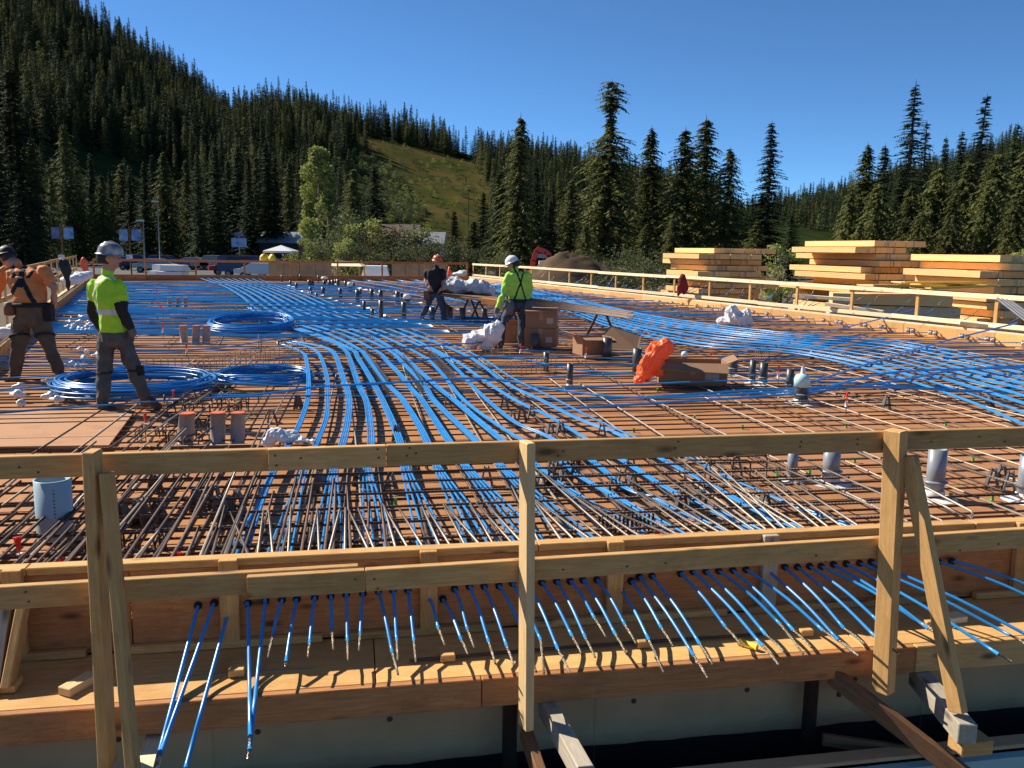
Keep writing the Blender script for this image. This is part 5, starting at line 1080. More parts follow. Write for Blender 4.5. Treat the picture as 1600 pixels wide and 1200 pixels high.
# ---- earth mound and excavator
mb = MB(); c = UD(905, 432, 58); n, m_ = 34, 22; vs = []
for i in range(m_ + 1):
    for j in range(n):
        a = 6.2832 * j / n; f = i / m_; p = V((math.cos(a) * 4.6 * (1 - f), math.sin(a) * 3.4 * (1 - f), 0)); h = 2.35 * (1 - (1 - f) ** 1.7) ; k = MN.noise(V((p.x * .9, p.y * .9, 1))) * .35 + MN.noise(V((p.x * 2.7, p.y * 2.7, 5))) * .13
        vs.append(V((c.x, c.y, GZ - .1)) + p * (1 + .12 * MN.noise(V((math.cos(a), math.sin(a), 2)))) + V((-.25 * h, 0, h + k * min(1, f * 5))))
mb.add(vs, [(i * n + j, i * n + (j + 1) % n, (i + 1) * n + (j + 1) % n, (i + 1) * n + j) for i in range(m_) for j in range(n)])
mo = mb.build('earth_mound', 'soil', None, True, at=V((c.x, c.y, GZ))); tag(mo, 'heap of dug brown earth beyond the right guardrail beside the excavator', 'earth mound'); mo.scale = (1., 1., 1.25)
ec = UD(846, 420, 64); ex = thing('excavator', 'red excavator with its arm folded up beyond the guardrail', 'excavator', (ec.x, 64, GZ))
def ep(x, y, dy=0): return UD(x, y, 64 + dy)
for pts, w in (([(831, 425), (833, 408), (838, 393), (842, 389)], .45), ([(840, 389), (852, 393), (859, 399), (858, 408)], .5)):
    mb = MB(); P = [ep(*p) for p in pts]
    for p, q in zip(P, P[1:]): mb.bar(p, q + (q - p) * .08, .35, w, up=(0, 1, 0))
    mb.build('boom', 'red_paint', ex, at=P[0])
mb = MB(); mb.bar(ep(838, 399), ep(856, 401), .3, .3); mb.build('hydraulic_ram', 'metal_grey', ex, at=ep(838, 399))
for x0, y0, x1, y1, m1, nm in ((842, 408, 851, 424, 'white_paint', 'cab'), (851, 413, 864, 428, 'red_paint', 'engine_cover')):
    a, b = ep(x0, y1), ep(x1, y0); mb = MB(); mb.box((a.x, 63.2, a.z), (b.x, 65.2, b.z)); o = mb.build(nm, m1, ex, at=a)
    if nm == 'cab': mb = MB(); mb.box((a.x + .08, 63.18, a.z + .25), (b.x - .08, 63.199, b.z - .1)); mb.build('window', 'glass_dark', ex, at=a)
for s in (-.9, .9):
    mb = MB(); q = V((ec.x, 64 + s, GZ + .4)); mb.tube([q + V((1.6 * math.cos(a), 0, .38 * math.sin(a))) for a in [6.2832 * i / 20 for i in range(21)]], .1, 6); mb.box((q.x - 1.5, q.y - .25, q.z - .3), (q.x + 1.5, q.y + .25, q.z + .3)); mb.build('track', 'black', ex, at=q)
mb = MB(); q = V((ec.x, 64, GZ)); mb.box((q.x - 1.1, 63.1, GZ + .7), (q.x + 1.1, 64.9, GZ + 1.1)); mb.build('turntable', 'metal_grey', ex, at=q)
# ---- vehicles, tent, banners, buildings beyond the far end
def car(x, Y, rz, colr, lab, kind='car'):
    b = UD(x, 410, Y); t = thing('parked_' + ('van' if kind == 'van' else 'car'), lab, 'van' if kind == 'van' else 'car', (b.x, Y, GZ), rz, 'vehicles on the parking lot')
    L, W = (4.5, 1.8) if kind != 'van' else (5., 2.0); hb = .85 if kind != 'van' else 1.1; ht = {'car': 1.45, 'suv': 1.75, 'van': 2.0}[kind]
    pr = {'car': [(-.5, .35), (-.5, .62), (-.36, .66), (-.18, 1.), (.22, 1.), (.36, .68), (.5, .6), (.5, .3)], 'suv': [(-.5, .3), (-.5, .58), (-.48, .62), (-.42, 1.), (.12, 1.), (.24, .64), (.48, .56), (.5, .28)], 'van': [(-.5, .25), (-.5, .95), (-.45, 1.), (.25, 1.), (.38, .6), (.48, .5), (.5, .22)]}[kind]
    def P(y, k=1.): return [V((u * L, y, (.25 + (v - .25) * 1.0) * ht)) for u, v in pr]
    mb = MB(); n = len(pr); rows = [(-W / 2, 1), (W / 2, 1)]; vs = []
    for y, _ in rows:
        for u, v in pr: vs.append(V((u * L, y * (1 if v < .7 else .82), v * ht)))
    mb.add(vs, [tuple(range(n)), tuple(reversed(range(n, 2 * n)))] + [(i, n + i, n + (i + 1) % n, (i + 1) % n) for i in range(n)]); o = mb.build('body', colr); o.parent = t
    for s in (-1, 1):
        mb = MB(); u0, u1 = pr[2][0] * L * .85, pr[-3][0] * L * .8; mb.add([V((u0, s * W * .468, ht * .68)), V((u1, s * W * .468, ht * .68)), V((u1 * .6, s * W * .425, ht * .94)), V((u0 * .8, s * W * .425, ht * .94))], [(0, 1, 2, 3)]); o = mb.build('side_window', 'glass_dark'); o.parent = t
        for u in (-.31, .31):
            mb = MB(); mb.tube([V((u * L, s * (W / 2 - .2), .32)), V((u * L, s * (W / 2 + .01), .32))], .32, 14); o = mb.build('wheel', 'black'); o.parent = t
            mb = MB(); mb.tube([V((u * L, s * (W / 2 + .012), .32)), V((u * L, s * (W / 2 + .02), .32))], .19, 10); o2 = mb.build('rim', 'metal_grey'); o2.parent = o
    mb = MB(); i = 2 if kind == 'car' else 1; a, b_ = pr[2], pr[3]
    mb.add([V((a[0] * L - .012, -W * .38, a[1] * ht * 1.06)), V((a[0] * L - .012, W * .38, a[1] * ht * 1.06)), V((b_[0] * L - .012, W * .36, ht * .95)), V((b_[0] * L - .012, -W * .36, ht * .95))], [(0, 1, 2, 3)]); o = mb.build('rear_window', 'glass_dark'); o.parent = t
    return t
mat('paint_silver', (.35, .37, .39), rough=.3, metal=.4); mat('paint_navy', (.03, .05, .12), rough=.3); mat('paint_red', (.35, .02, .02), rough=.3)
for a in [(242, 92, .3, 'paint_silver', 'silver car on the parking lot right of the lime-shirted man', 'car'), (262, 98, .2, 'paint_navy', 'dark car next to the silver car on the parking lot', 'suv'), (384, 84, .2, 'paint_navy', 'dark blue van left of the white canopy', 'van'), (300, 104, 0., 'paint_silver', 'leftmost silver car in the far row of the parking lot', 'car'), (322, 106, .1, 'paint_red', 'red car in the far row of the parking lot', 'car'), (346, 104, 0., 'paint_silver', 'silver car in the far row, third from left', 'suv'), (362, 88, .4, 'paint_red', 'red pick-up coloured car near the blue van', 'car'), (408, 78, .1, 'white_paint', 'white car close behind the far guardrail below the canopy', 'car'), (587, 58, -1.45, 'white_paint', 'white car seen from behind over the far guardrail', 'suv'), (420, 108, 0, 'paint_navy', 'dark car below the canopy in the far row', 'car'), (215, 100, .1, 'paint_navy', 'dark car hidden behind the lime-shirted man', 'suv')]: car(*a)
for i, (x, y, Y) in enumerate([(255, 420, 58), (268, 422, 57)]):
    o = UD(x, y, Y); t = thing('white_slab', 'white wrapped stack of slabs beyond the far guardrail, %s one' % ('left', 'right')[i], 'wrapped stack', (o.x, o.y, GZ)); 
    for k in range(4): mb = MB(); mb.box((o.x - .8 + .3 * (k % 2), o.y - .6, GZ + k * .42), (o.x + .9, o.y + .6, GZ + k * .42 + .37)); mb.build('slab', 'white_paint', t, at=o)
tcn = UD(440, 410, 82); t = thing('canopy_tent', 'white peaked canopy tent beyond the parking lot', 'tent', (tcn.x, 82, GZ)); 
zt0, zt1 = UD(440, 392, 82).z, UD(440, 383, 82).z; r_ = 1.35
mb = MB(); cs = [V((tcn.x + sx * r_, 82 + sy * r_, zt0)) for sx, sy in ((-1, -1), (1, -1), (1, 1), (-1, 1))]; mb.add(cs + [V((tcn.x, 82, zt1)), ] + [v - V((0, 0, .18)) for v in cs], [(0, 1, 4), (1, 2, 4), (2, 3, 4), (3, 0, 4), (0, 5, 6, 1), (1, 6, 7, 2), (2, 7, 8, 3), (3, 8, 5, 0)]); mb.build('roof', 'white_paint', t, at=tcn)
for v in cs: mb = MB(); mb.tube([V((v.x, v.y, GZ)), v], .03, 6); mb.build('pole', 'metal_grey', t, at=v)
for x, Y in ((425, 80), (413, 80), (418, 81)):
    o = UD(x, 403, Y); lump('parasol', [(o + V((0, 0, -.3)), .5, .5, .7)], .12, 'yellow_paint', {425: 'right', 413: 'left', 418: 'middle'}[x] + ' of three yellow wrapped items left of the white canopy', 'parasol', 2, .1, 2.)
def poster(name, c1, c2, c3, seed):
    m = mat(name, c1, rough=.5, nscale=1.5, col2=c2); N = m.node_tree.nodes; L = m.node_tree.links
    cr = [n for n in N if n.bl_idname == 'ShaderNodeValToRGB'][0]; e = cr.color_ramp.elements.new(.52); e.color = (*c3, 1); cr.color_ramp.interpolation = 'EASE'
    mp = [n for n in N if n.bl_idname == 'ShaderNodeMapping'][0]; mp.inputs['Location'].default_value = (seed, seed * 2, seed)
poster('poster_a', (.05, .12, .32), (.65, .72, .8), (.2, .35, .6), 1.3); poster('poster_b', (.03, .07, .25), (.55, .6, .7), (.12, .25, .5), 4.1); poster('poster_c', (.10, .08, .14), (.4, .42, .5), (.12, .14, .3), 7.7)
for x, ya, yb, lab, ms in ((97, 356, 373, 'banner pole with two picture banners, left of the lime-shirted man', ('poster_c', 'poster_a')), (203, 359, 376, 'banner pole with two blue picture banners, right of the lime-shirted man', ('poster_a', 'poster_b'))):
    Y = 68; o = UD(x, 380, Y); t = thing('banner_pole', lab, 'banner pole', (o.x, Y, GZ)); top = UD(x, ya - 6, Y).z
    mb = MB(); mb.tube([V((o.x, Y, GZ)), V((o.x, Y, top))], .07, 8); mb.build('pole', 'wood_old', t, True, at=o)
    for s, m1 in ((-1, ms[0]), (1, ms[1])):
        a, b = UD(x + s * 3, yb, Y), UD(x + s * 17, ya, Y); mb = MB(); mb.box((min(a.x, b.x), Y - .02, a.z), (max(a.x, b.x), Y + .02, b.z)); mb.build('banner', m1, t, at=a)
        mb = MB(); mb.tube([V((o.x, Y, b.z + .05)), V((b.x, Y, b.z + .05))], .02, 6); mb.build('bracket', 'metal_grey', t, at=a)
    a = UD(x - 5, 401, Y); mb = MB(); mb.box((a.x, Y - .12, a.z - .2), (a.x + .5, Y - .09, a.z + .15)); mb.build('notice', 'white_paint', t, at=a)
Y = 84; a, b = UD(362, 386, Y), UD(385, 372, Y); t = thing('billboard', 'small blue picture board on a post beyond the parking lot', 'sign', (a.x + .7, Y, GZ)); mb = MB(); mb.box((a.x, Y - .03, a.z), (b.x, Y + .03, b.z)); mb.build('panel', 'poster_a', t, at=a)
a2, b2 = UD(367, 369, Y), UD(380, 363, Y); mb = MB(); mb.box((a2.x, Y - .03, a2.z), (b2.x, Y + .03, b2.z)); mb.build('upper_panel', 'poster_c', t, at=a2); mb = MB(); mb.tube([V((a.x + .7, Y + .08, GZ)), V((a.x + .7, Y + .08, b2.z))], .05, 6); mb.build('post', 'metal_grey', t, at=a)
for x, yt, Y, lab in ((250, 315, 95, 'tall lamp post with twin arm above the parking lot'), (226, 345, 80, 'short lamp post with bright lantern above the banners'), (625, 318, 120, 'utility pole beside the chalet roof')):
    o = UD(x, 400, Y); top = UD(x, yt, Y).z; t = thing('lamp_post', lab, 'lamp post', (o.x, Y, GZ)); mb = MB(); mb.tube([V((o.x, Y, GZ)), V((o.x, Y, top))], .06, 6); mb.build('pole', 'metal_grey', t, True, at=o)
    mb = MB(); mb.box((o.x - .6, Y - .1, top - .05), (o.x + .1, Y + .1, top + .08)); mb.build('lamp_head', 'white_paint', t, at=o)
for x0, x1, y0, y1, Y, lab, wm in ((592, 650, 350, 395, 135, 'brown gabled chalet below the ski slope', 'wood_old'), (655, 690, 362, 395, 128, 'small pale-roofed hut below the ski slope', 'white_paint'), (405, 465, 362, 392, 120, 'dark low building with pale roof left of the poplar', 'black')):
    a, b = UD(x0, y1, Y), UD(x1, y0, Y); t = thing('chalet', lab, 'building', ((a.x + b.x) / 2, Y, GZ)); w = b.x - a.x; zb = GZ; ze = b.z - (b.z - zb) * .3
    mb = MB(); mb.box((a.x, Y, zb), (b.x, Y + 6, ze)); mb.build('wall', wm, t, at=V((a.x, Y, zb)))
    mb = MB(); e = .4; mb.add([V((a.x - e, Y - e, ze - .1)), V((b.x + e, Y - e, ze - .1)), V((b.x + e, Y + 3, b.z)), V((a.x - e, Y + 3, b.z)), V((a.x - e, Y + 6 + e, ze - .1)), V((b.x + e, Y + 6 + e, ze - .1))], [(0, 1, 2, 3), (3, 2, 5, 4), (0, 3, 4), (1, 5, 2)]); mb.build('roof', 'metal_grey' if wm != 'wood_old' else 'bark', t, at=V((a.x, Y, ze)))
    for f in (.25, .7):
        mb = MB(); xx = a.x + w * f; mb.box((xx - .5, Y - .03, ze - 1.6), (xx + .5, Y - .005, ze - .6)); mb.build('window', 'glass_dark', t, at=V((xx, Y, ze)))
# ski-lift towers on the slope
for i, (x, yb, yt) in enumerate([(598, 232, 215), (608, 236, 217), (728, 298, 278), (732, 375, 300)]):
    r = {0: 360, 1: 355, 2: 290, 3: 190}[i]; d = ray(x, yb); d2 = d * (r / math.hypot(d.x, d.y)); p = V((d2.x, d2.y, CAM_H + d2.z)); h = (yb - yt) / F_PX * r; t = thing('lift_tower', 'thin lift tower on the ski slope, %s from the top' % ordinal(i + 1), 'lift tower', p)
    mb = MB(); mb.tube([p - V((0, 0, 3)), p + V((0, 0, h))], .16 if i < 3 else .09, 6); mb.build('mast', 'steel_dark', t, at=p); mb = MB(); mb.bar(p + V((-1.3 if i < 3 else -.5, 0, h)), p + V((1.3 if i < 3 else .5, 0, h)), .15, .15); mb.build('crossarm', 'steel_dark', t, at=p)
# far stacks behind far rail: mesh fence panels, timber sheds, cones
for i, (x0, x1, ya, yb) in enumerate([(420, 518, 411, 426), (612, 700, 411, 428)]):
    Y = 53.; a, b = UD(x0, yb + 4, Y), UD(x1, ya, Y + (1 if i else 0)); t = thing('concrete_barrier', 'grey barrier panel beyond the far guardrail, %s one' % ('left', 'right')[i], 'barrier', (a.x, Y, GZ))
    n = 4; w = (b.x - a.x) / n
    for k in range(n): mb = MB(); mb.box((a.x + k * w + .02, Y - .1, GZ), (a.x + (k + 1) * w - .02, Y + .1, b.z)); mb.build('panel', 'concrete', t, at=a)
o = UD(541, 410, 56); t = thing('site_hut', 'small timber shelter with pale top beyond the far guardrail', 'shelter', (o.x, 56, GZ)); zz = UD(541, 408, 56).z
mb = MB(); mb.add([V((o.x - 1.2, 55, zz - .3)), V((o.x + 1.2, 55, zz - .3)), V((o.x + .7, 56, zz)), V((o.x - .7, 56, zz)), V((o.x - 1.2, 57, zz - .3)), V((o.x + 1.2, 57, zz - .3))], [(0, 1, 2, 3), (3, 2, 5, 4), (0, 3, 4), (1, 5, 2)]); mb.build('roof', 'wood_bleach', t, at=o)
for sx in (-1, 1):
    for sy in (-.9, .9): board('post', V((o.x + sx, 56 + sy, GZ)), V((o.x + sx, 56 + sy, zz - .28)), .09, .09, 'wood_fresh', t)
for i, x in enumerate((702,)):
    b = U(x, 433, .02); Yc = 46; b = V((UD(x, 430, Yc).x, Yc, 0)); t = thing('traffic_cone', 'orange traffic cone at the far end of the deck', 'cone', b)
    mb = MB(); mb.lathe([(.19, .03), (.05, .85), (.03, .86)], 12, b); mb.build('cone_body', 'paint_orange', t, True); mb = MB(); mb.box(b + V((-.24, -.24, 0)), b + V((.24, .24, .03))); mb.build('cone_base', 'black', t)
o = UD(718, 428, 50.5); a = UD(707, 426, 50.3); mb = MB(); mb.add([a, UD(728, 426, 50.3), UD(732, 419, 51.3), UD(706, 418, 51.3)], [(0, 1, 2, 3)]); 
lump('tarpaulin', [(o, .45, .5, .14), (o + V((.2, .1, .1)), .3, .4, .12)], .06, 'tarp_white', 'white tarpaulin heap at the far right corner of the deck', 'tarpaulin', 2, .06, 3.)
# ============================================================ PEOPLE
mat('skin', (.42, .22, .14), rough=.55, namt=.08, nscale=20); mat('hair', (.018, .013, .010), rough=.6)
mat('lime_cloth', (.36, .68, .02), rough=.75, namt=.08, nscale=12, bump=.25, bscale=14); mat('lime_soft', (.36, .66, .07), rough=.8, namt=.1, nscale=10, bump=.25, bscale=14)
mat('reflective', (.62, .55, .50), rough=.4, namt=.06); mat('black_cloth', (.012, .012, .014), rough=.85, namt=.3, nscale=10, bump=.3, bscale=14)
mat('grey_jeans', (.075, .078, .075), rough=.9, namt=.3, nscale=9, bump=.35, bscale=14); mat('blue_jeans', (.045, .062, .095), rough=.9, namt=.35, nscale=9, bump=.35, bscale=14)
mat('brown_work', (.115, .075, .045), rough=.9, namt=.25, nscale=9, bump=.35, bscale=12); mat('boot', (.10, .068, .042), rough=.8, namt=.3, nscale=14); mat('orange_cloth', (.74, .22, .055), rough=.8, namt=.1, nscale=10, bump=.3, bscale=14)
mat('glove_grey', (.13, .12, .11), rough=.8, namt=.2); mat('helmet_orange', (.55, .11, .03), rough=.35); mat('helmet_white', (.78, .75, .72), rough=.3); mat('leather', (.16, .065, .03), rough=.6, namt=.2)
mat('helmet_camo', (.03, .03, .03), rough=.3, nscale=14, col2=(.52, .52, .48)); mat('eye_white', (.8, .78, .75), rough=.3); mat('lip', (.33, .13, .10), rough=.5)
def person(lab, Y0, base_px, voxel, J, LIMBS, TORSO, HEAD, cols, region=None, facing=V((1, 0, 0))):
    """J: joints (px x, px y, depth offset); LIMBS: (joint list, radii, colour); TORSO: (joint, half width, half depth, colour); one fused skin"""
    jt = {k: UD(v[0], v[1], Y0 + v[2]) for k, v in J.items()}; f = facing.normalized(); side = V((f.y, -f.x, 0)); mb = MB(); segs = []
    def tube(P, R, c):
        P = [V(p) for p in P]; pts = []; rs = []
        e0 = (P[0] - P[1]).normalized(); e1 = (P[-1] - P[-2]).normalized()
        pts.append(P[0] + e0 * R[0] * .8); rs.append(R[0] * .45); 
        for i, p in enumerate(P):
            pts.append(p); rs.append(R[i])
            if i + 1 < len(P): pts.append(p.lerp(P[i + 1], .35)); rs.append((R[i] * .6 + R[i + 1] * .4) * 1.06); pts.append(p.lerp(P[i + 1], .75)); rs.append(R[i] * .25 + R[i + 1] * .75)
        pts.append(P[-1] + e1 * R[-1] * .8); rs.append(R[-1] * .45); mb.tube(pts, rs, 12)
        for i in range(len(P) - 1): segs.append((P[i], P[i + 1], R[i], R[i + 1], c))
    for js, R, c in LIMBS: tube([jt[j] if isinstance(j, str) else j for j in js], R, c)
    n = 16; vs = []; rings = [(jt[a] if isinstance(a, str) else a, w, d, c) for a, w, d, c in TORSO]
    fine = []
    for i in range(len(rings) - 1):
        for k in range(3):
            t = k / 3; a, b = rings[i], rings[i + 1]; fine.append((a[0].lerp(b[0], t), a[1] + (b[1] - a[1]) * t, a[2] + (b[2] - a[2]) * t))
        segs.append((rings[i][0], rings[i + 1][0], (rings[i][1] + rings[i][2]) / 2, (rings[i + 1][1] + rings[i + 1][2]) / 2, rings[i][3]))
    fine.append(rings[-1][:3])
    for p, w, d in fine:
        for j in range(n): a = 6.2832 * j / n; vs.append(p + side * math.cos(a) * w + f * math.sin(a) * d)
    m_ = len(fine); mb.add(vs, [(i * n + j, i * n + (j + 1) % n, (i + 1) * n + (j + 1) % n, (i + 1) * n + j) for i in range(m_ - 1) for j in range(n)] + [tuple(range(n)), tuple(reversed(range((m_ - 1) * n, m_ * n)))])
    # head: skull, jaw, nose, ears
    hc, hf = HEAD[0], HEAD[1].normalized(); hc = jt[hc]; hs = V((hf.y, -hf.x, 0)).normalized(); hu = V((0, 0, 1)); hu = (hu - hf * hu.dot(hf)).normalized()
    def ell(c, rx, ry, rz, col):
        vs = []; n2 = 12
        for i in range(9):
            th = math.pi * i / 8; r = max(math.sin(th), .03); z = -math.cos(th)
            for j in range(n2): a = 6.2832 * j / n2; vs.append(c + hf * (r * rx * math.cos(a)) + hs * (r * ry * math.sin(a)) + hu * (z * rz))
        mb.add(vs, [(i * n2 + j, i * n2 + (j + 1) % n2, (i + 1) * n2 + (j + 1) % n2, (i + 1) * n2 + j) for i in range(8) for j in range(n2)] + [tuple(reversed(range(n2))), tuple(range(8 * n2, 9 * n2))]); segs.append((c, c + hu * .001, (rx + ry + rz) / 3, (rx + ry + rz) / 3, col))
    ell(hc, .098, .076, .112, 'skin'); ell(hc + hf * .035 - hu * .072, .058, .052, .052, 'skin'); ell(hc + hf * .102 - hu * .018, .020, .015, .028, 'skin'); ell(hc + hf * .090 + hu * .018, .016, .05, .014, 'skin')
    for s in (-1, 1): ell(hc + hs * s * .078 - hf * .008 - hu * .012, .02, .012, .032, 'skin')
    me = remeshed(mb, voxel, 3)
    displace(me, lambda q: 0. if (q - hc).length < .19 else .019 * MN.noise(V((q.x * 9, q.y * 9, q.z * 6))) + .012 * MN.noise(V((q.x * 21, q.y * 21, q.z * 13))))
    names = list(dict.fromkeys([s[4] for s in segs] + (list(region[1]) if region else []))); 
    n_ = len(me.polygons); cc = np.empty(n_ * 3, dtype=np.float32); me.polygons.foreach_get('center', cc); cc = cc.reshape(-1, 3); best = np.full(n_, 9.); idx = np.zeros(n_, dtype=np.int32)
    for a, b, r0, r1, col in segs:
        a_ = np.array(a); d = np.array(b) - a_; L2 = d @ d; t_ = np.zeros(n_) if L2 < 1e-9 else np.clip(((cc - a_) @ d) / L2, 0, 1)
        q = np.linalg.norm(cc - (a_ + t_[:, None] * d), axis=1) - (r0 + (r1 - r0) * t_); w = q < best; best[w] = q[w]; idx[w] = names.index(col)
    if region:
        for i in range(n_):
            nc = region[0](V(cc[i]), names[idx[i]], jt, side, f)
            if nc: idx[i] = names.index(nc)
    for nm in names: me.materials.append(MAT[nm])
    me.polygons.foreach_set('material_index', idx)
    base = U(*base_px, 0); t = thing('person', lab, 'person', (base.x, base.y, 0)); link('body', me, None, t)
    # hard hat
    def lathe_head(nm, prof, m, c, brim=None):
        q = MB(); n3 = 22
        vs = []
        for i, (r, z) in enumerate(prof):
            for j in range(n3):
                a = 6.2832 * j / n3; k = 1.0
                if brim and i < 2: k = 1 + brim * max(0, math.cos(a)) ** 3
                vs.append(c + hf * (r * 1.18 * k * math.cos(a)) + hs * (r * math.sin(a)) + hu * z)
        kk = len(prof); q.add(vs, [(i * n3 + j, i * n3 + (j + 1) % n3, (i + 1) * n3 + (j + 1) % n3, (i + 1) * n3 + j) for i in range(kk - 1) for j in range(n3)] + [tuple(range((kk - 1) * n3, kk * n3))]); return q.build(nm, m, t, True, at=c)
    hh = lathe_head('hard_hat', [(.128, .0), (.126, .006), (.112, .008), (.110, .03), (.104, .07), (.085, .105), (.055, .128), (.02, .138)], cols['hat'], hc + hu * .022, .30)
    q = MB(); q.tube([hc + hu * .022 + hf * x + hu * z for x, z in ((-.10, .075), (-.06, .125), (0, .146), (.06, .125), (.11, .07))], .009, 6); q.build('ridge', cols['hat'], hh, True, at=hc)
    q = lathe_head('hair', [(.070, -.07), (.080, -.03), (.083, .03), (.06, .08)], 'hair', hc - hf * .040, None)
    for s in (-1, 1):
        q = MB(); e = hc + hf * .091 + hs * s * .03 - hu * .002; q.lathe([(.001, -.006), (.008, -.003), (.008, .003), (.001, .006)], 8, e); q.build('eye', 'hair', t, True, at=e)
    q = MB(); e = hc + hf * .093 - hu * .062; q.tube([e - hs * .022, e + hf * .004, e + hs * .022], .005, 6); q.build('mouth', 'lip', t, True, at=e)
    return t, jt, side, f
def fingers(jt, wrist, hand, spread, curl, R=.0095, c='skin', L=.085):
    """five finger chains rooted in the palm"""
    w, h = jt[wrist], jt[hand]; d = (h - w).normalized(); s = V(spread).normalized(); cu = V(curl).normalized(); out = []
    for k, ln in enumerate((.85, .97, 1., .88)):
        o = h + s * ((k - 1.5) * .021) - d * .01; out.append(([o, o + d * L * .45 * ln + cu * .008, o + d * L * .8 * ln + cu * .03, o + d * L * .9 * ln + cu * .052], [R, R * .95, R * .88, R * .8], c))
    o = w.lerp(h, .45) + s * -.03; out.append(([o, o - s * .022 + d * .03 + cu * .015, o - s * .025 + d * .06 + cu * .03], [R * 1.15, R, R * .85], c)); return out
def solve(Y0, J): return {k: UD(v[0], v[1], Y0 + v[2]) for k, v in J.items()}
# 1. lime T-shirt, back to us, looking right
Y0 = 9.15
J = dict(head=(172, 402, 0), neck=(168, 428, .0), sh=(166, 440, 0), chest=(166, 462, 0), belly=(173, 492, 0), hip=(178, 512, 0), seat=(180, 528, 0),
 sL=(147, 445, .1), eL=(143, 486, .16), wL=(154, 512, .2), hL=(160, 524, .2), sR=(187, 446, -.05), eR=(193, 484, -.10), wR=(204, 512, -.06), hR=(209, 523, -.05),
 pL=(168, 522, .02), kL=(163, 582, -.02), aL=(161, 633, -.08), tL=(178, 643, -.12), pR=(190, 522, .05), kR=(210, 578, .12), aR=(228, 624, .22), tR=(247, 636, .14))
jt = solve(Y0, J); fc = V((.85, .45, 0))
def reg1(c, col, j, side, f):
    if col not in ('lime_cloth',): return None
    l = (c - j['chest']).dot(side); zb = j['belly'].z
    if zb + .005 < c.z < zb + .062: return 'reflective'
    if .055 < abs(l - .005) < .105 and c.z > zb and c.z < j['sh'].z + .06: return 'reflective'
L1 = [(['neck', 'head'], [.062, .06], 'skin'), (['sL', jt['sL'].lerp(jt['eL'], .45)], [.064, .068], 'lime_cloth'), (['sR', jt['sR'].lerp(jt['eR'], .5)], [.066, .074], 'lime_cloth'),
 ([jt['sL'].lerp(jt['eL'], .4), 'eL', 'wL'], [.056, .048, .036], 'black_cloth'), ([jt['sR'].lerp(jt['eR'], .4), 'eR', 'wR'], [.060, .052, .038], 'black_cloth'),
 (['wL', 'hL'], [.032, .038], 'glove_grey'), (['wR', 'hR'], [.033, .040], 'glove_grey'),
 (['pL', 'kL', 'aL'], [.098, .072, .058], 'grey_jeans'), (['pR', 'kR', 'aR'], [.10, .074, .058], 'grey_jeans'), (['aL', 'tL'], [.056, .042], 'boot'), (['aR', 'tR'], [.056, .042], 'boot'),
 ([jt['aL'] + V((-.02, 0, .09)), jt['aL'] + V((-.01, 0, -.045))], [.06, .05], 'boot'), ([jt['aR'] + V((-.02, 0, .09)), jt['aR'] + V((-.01, 0, -.045))], [.06, .05], 'boot')]
L1 += [([i, *r], w, c) for (i, *r), w, c in fingers(jt, 'wR', 'hR', (.5, -.8, 0), (-.4, 0, -.3), c='glove_grey')] + [(a, b, c) for a, b, c in fingers(jt, 'wL', 'hL', (.5, -.8, 0), (.3, 0, -.3), c='glove_grey')]
T1 = [(jt['neck'] + V((0, 0, -.03)), .07, .065, 'lime_cloth'), ('sh', .175, .105, 'lime_cloth'), ('chest', .205, .13, 'lime_cloth'), ('belly', .185, .125, 'lime_cloth'), ('hip', .18, .13, 'lime_cloth'), (jt['hip'] + V((0, 0, -.02)), .172, .13, 'grey_jeans'), ('seat', .165, .13, 'grey_jeans'), (jt['seat'] + V((0, 0, -.08)), .13, .10, 'grey_jeans')]
t, jt, sd_, f_ = person('man in lime reflective T-shirt, black sleeves and mottled helmet looking right', Y0, (190, 648), .0115, J, L1, T1, ('head', V((.96, .22, -.12))), dict(hat='helmet_camo'), (reg1, ['reflective']), fc)
mb = MB(); k = jt['kR']; mb.tube([k + V((.07 * math.cos(a), .07 * math.sin(a), .0)) for a in [6.2832 * i / 14 for i in range(15)]], .014, 6); mb.tube([k + V((.075, -.03, .05)), k + V((.085, -.03, -.05))], .04, 8); mb.build('knee_pad', 'black_cloth', t, True, at=k)
k = jt['kL']; mb = MB(); mb.tube([k + V((.075 * math.cos(a), .075 * math.sin(a), .0)) for a in [6.2832 * i / 14 for i in range(15)]], .012, 6); mb.build('knee_strap', 'black_cloth', t, True, at=k)
# 2. orange shirt, stooping with his back to us
Y0 = 11.3
J = dict(head=(11, 403, .32), neck=(26, 413, .22), sh=(38, 424, .14), chest=(42, 442, .08), belly=(47, 466, .0), hip=(48, 482, .0), seat=(48, 500, 0),
 sL=(7, 424, .12), eL=(-6, 462, .2), wL=(-10, 492, .35), hL=(-11, 505, .4), sR=(68, 422, .1), eR=(85, 452, .0), wR=(82, 480, .12), hR=(82, 494, .14),
 pL=(34, 500, 0), kL=(28, 546, -.04), aL=(22, 588, -.06), tL=(12, 598, -.16), pR=(61, 500, .02), kR=(78, 544, .05), aR=(92, 580, .04), tR=(99, 590, -.02))
jt = solve(Y0, J); fc = V((-.25, .97, 0))
def reg2(c, col, j, side, f):
    if col != 'orange_cloth': return None
    ax = (c - j['sh']); l = ax.dot(side); z = (j['sh'].z - c.z)
    if abs(l) < .032 and z < .2: return 'black_cloth'
    for s in (-1, 1):
        if z < .08 and abs(l * s - .075 - (.08 - z) * .5) < .03: return 'black_cloth'
        if z >= .08 and abs(l * s - (z - .08) * .55) < .032: return 'black_cloth'
    return None
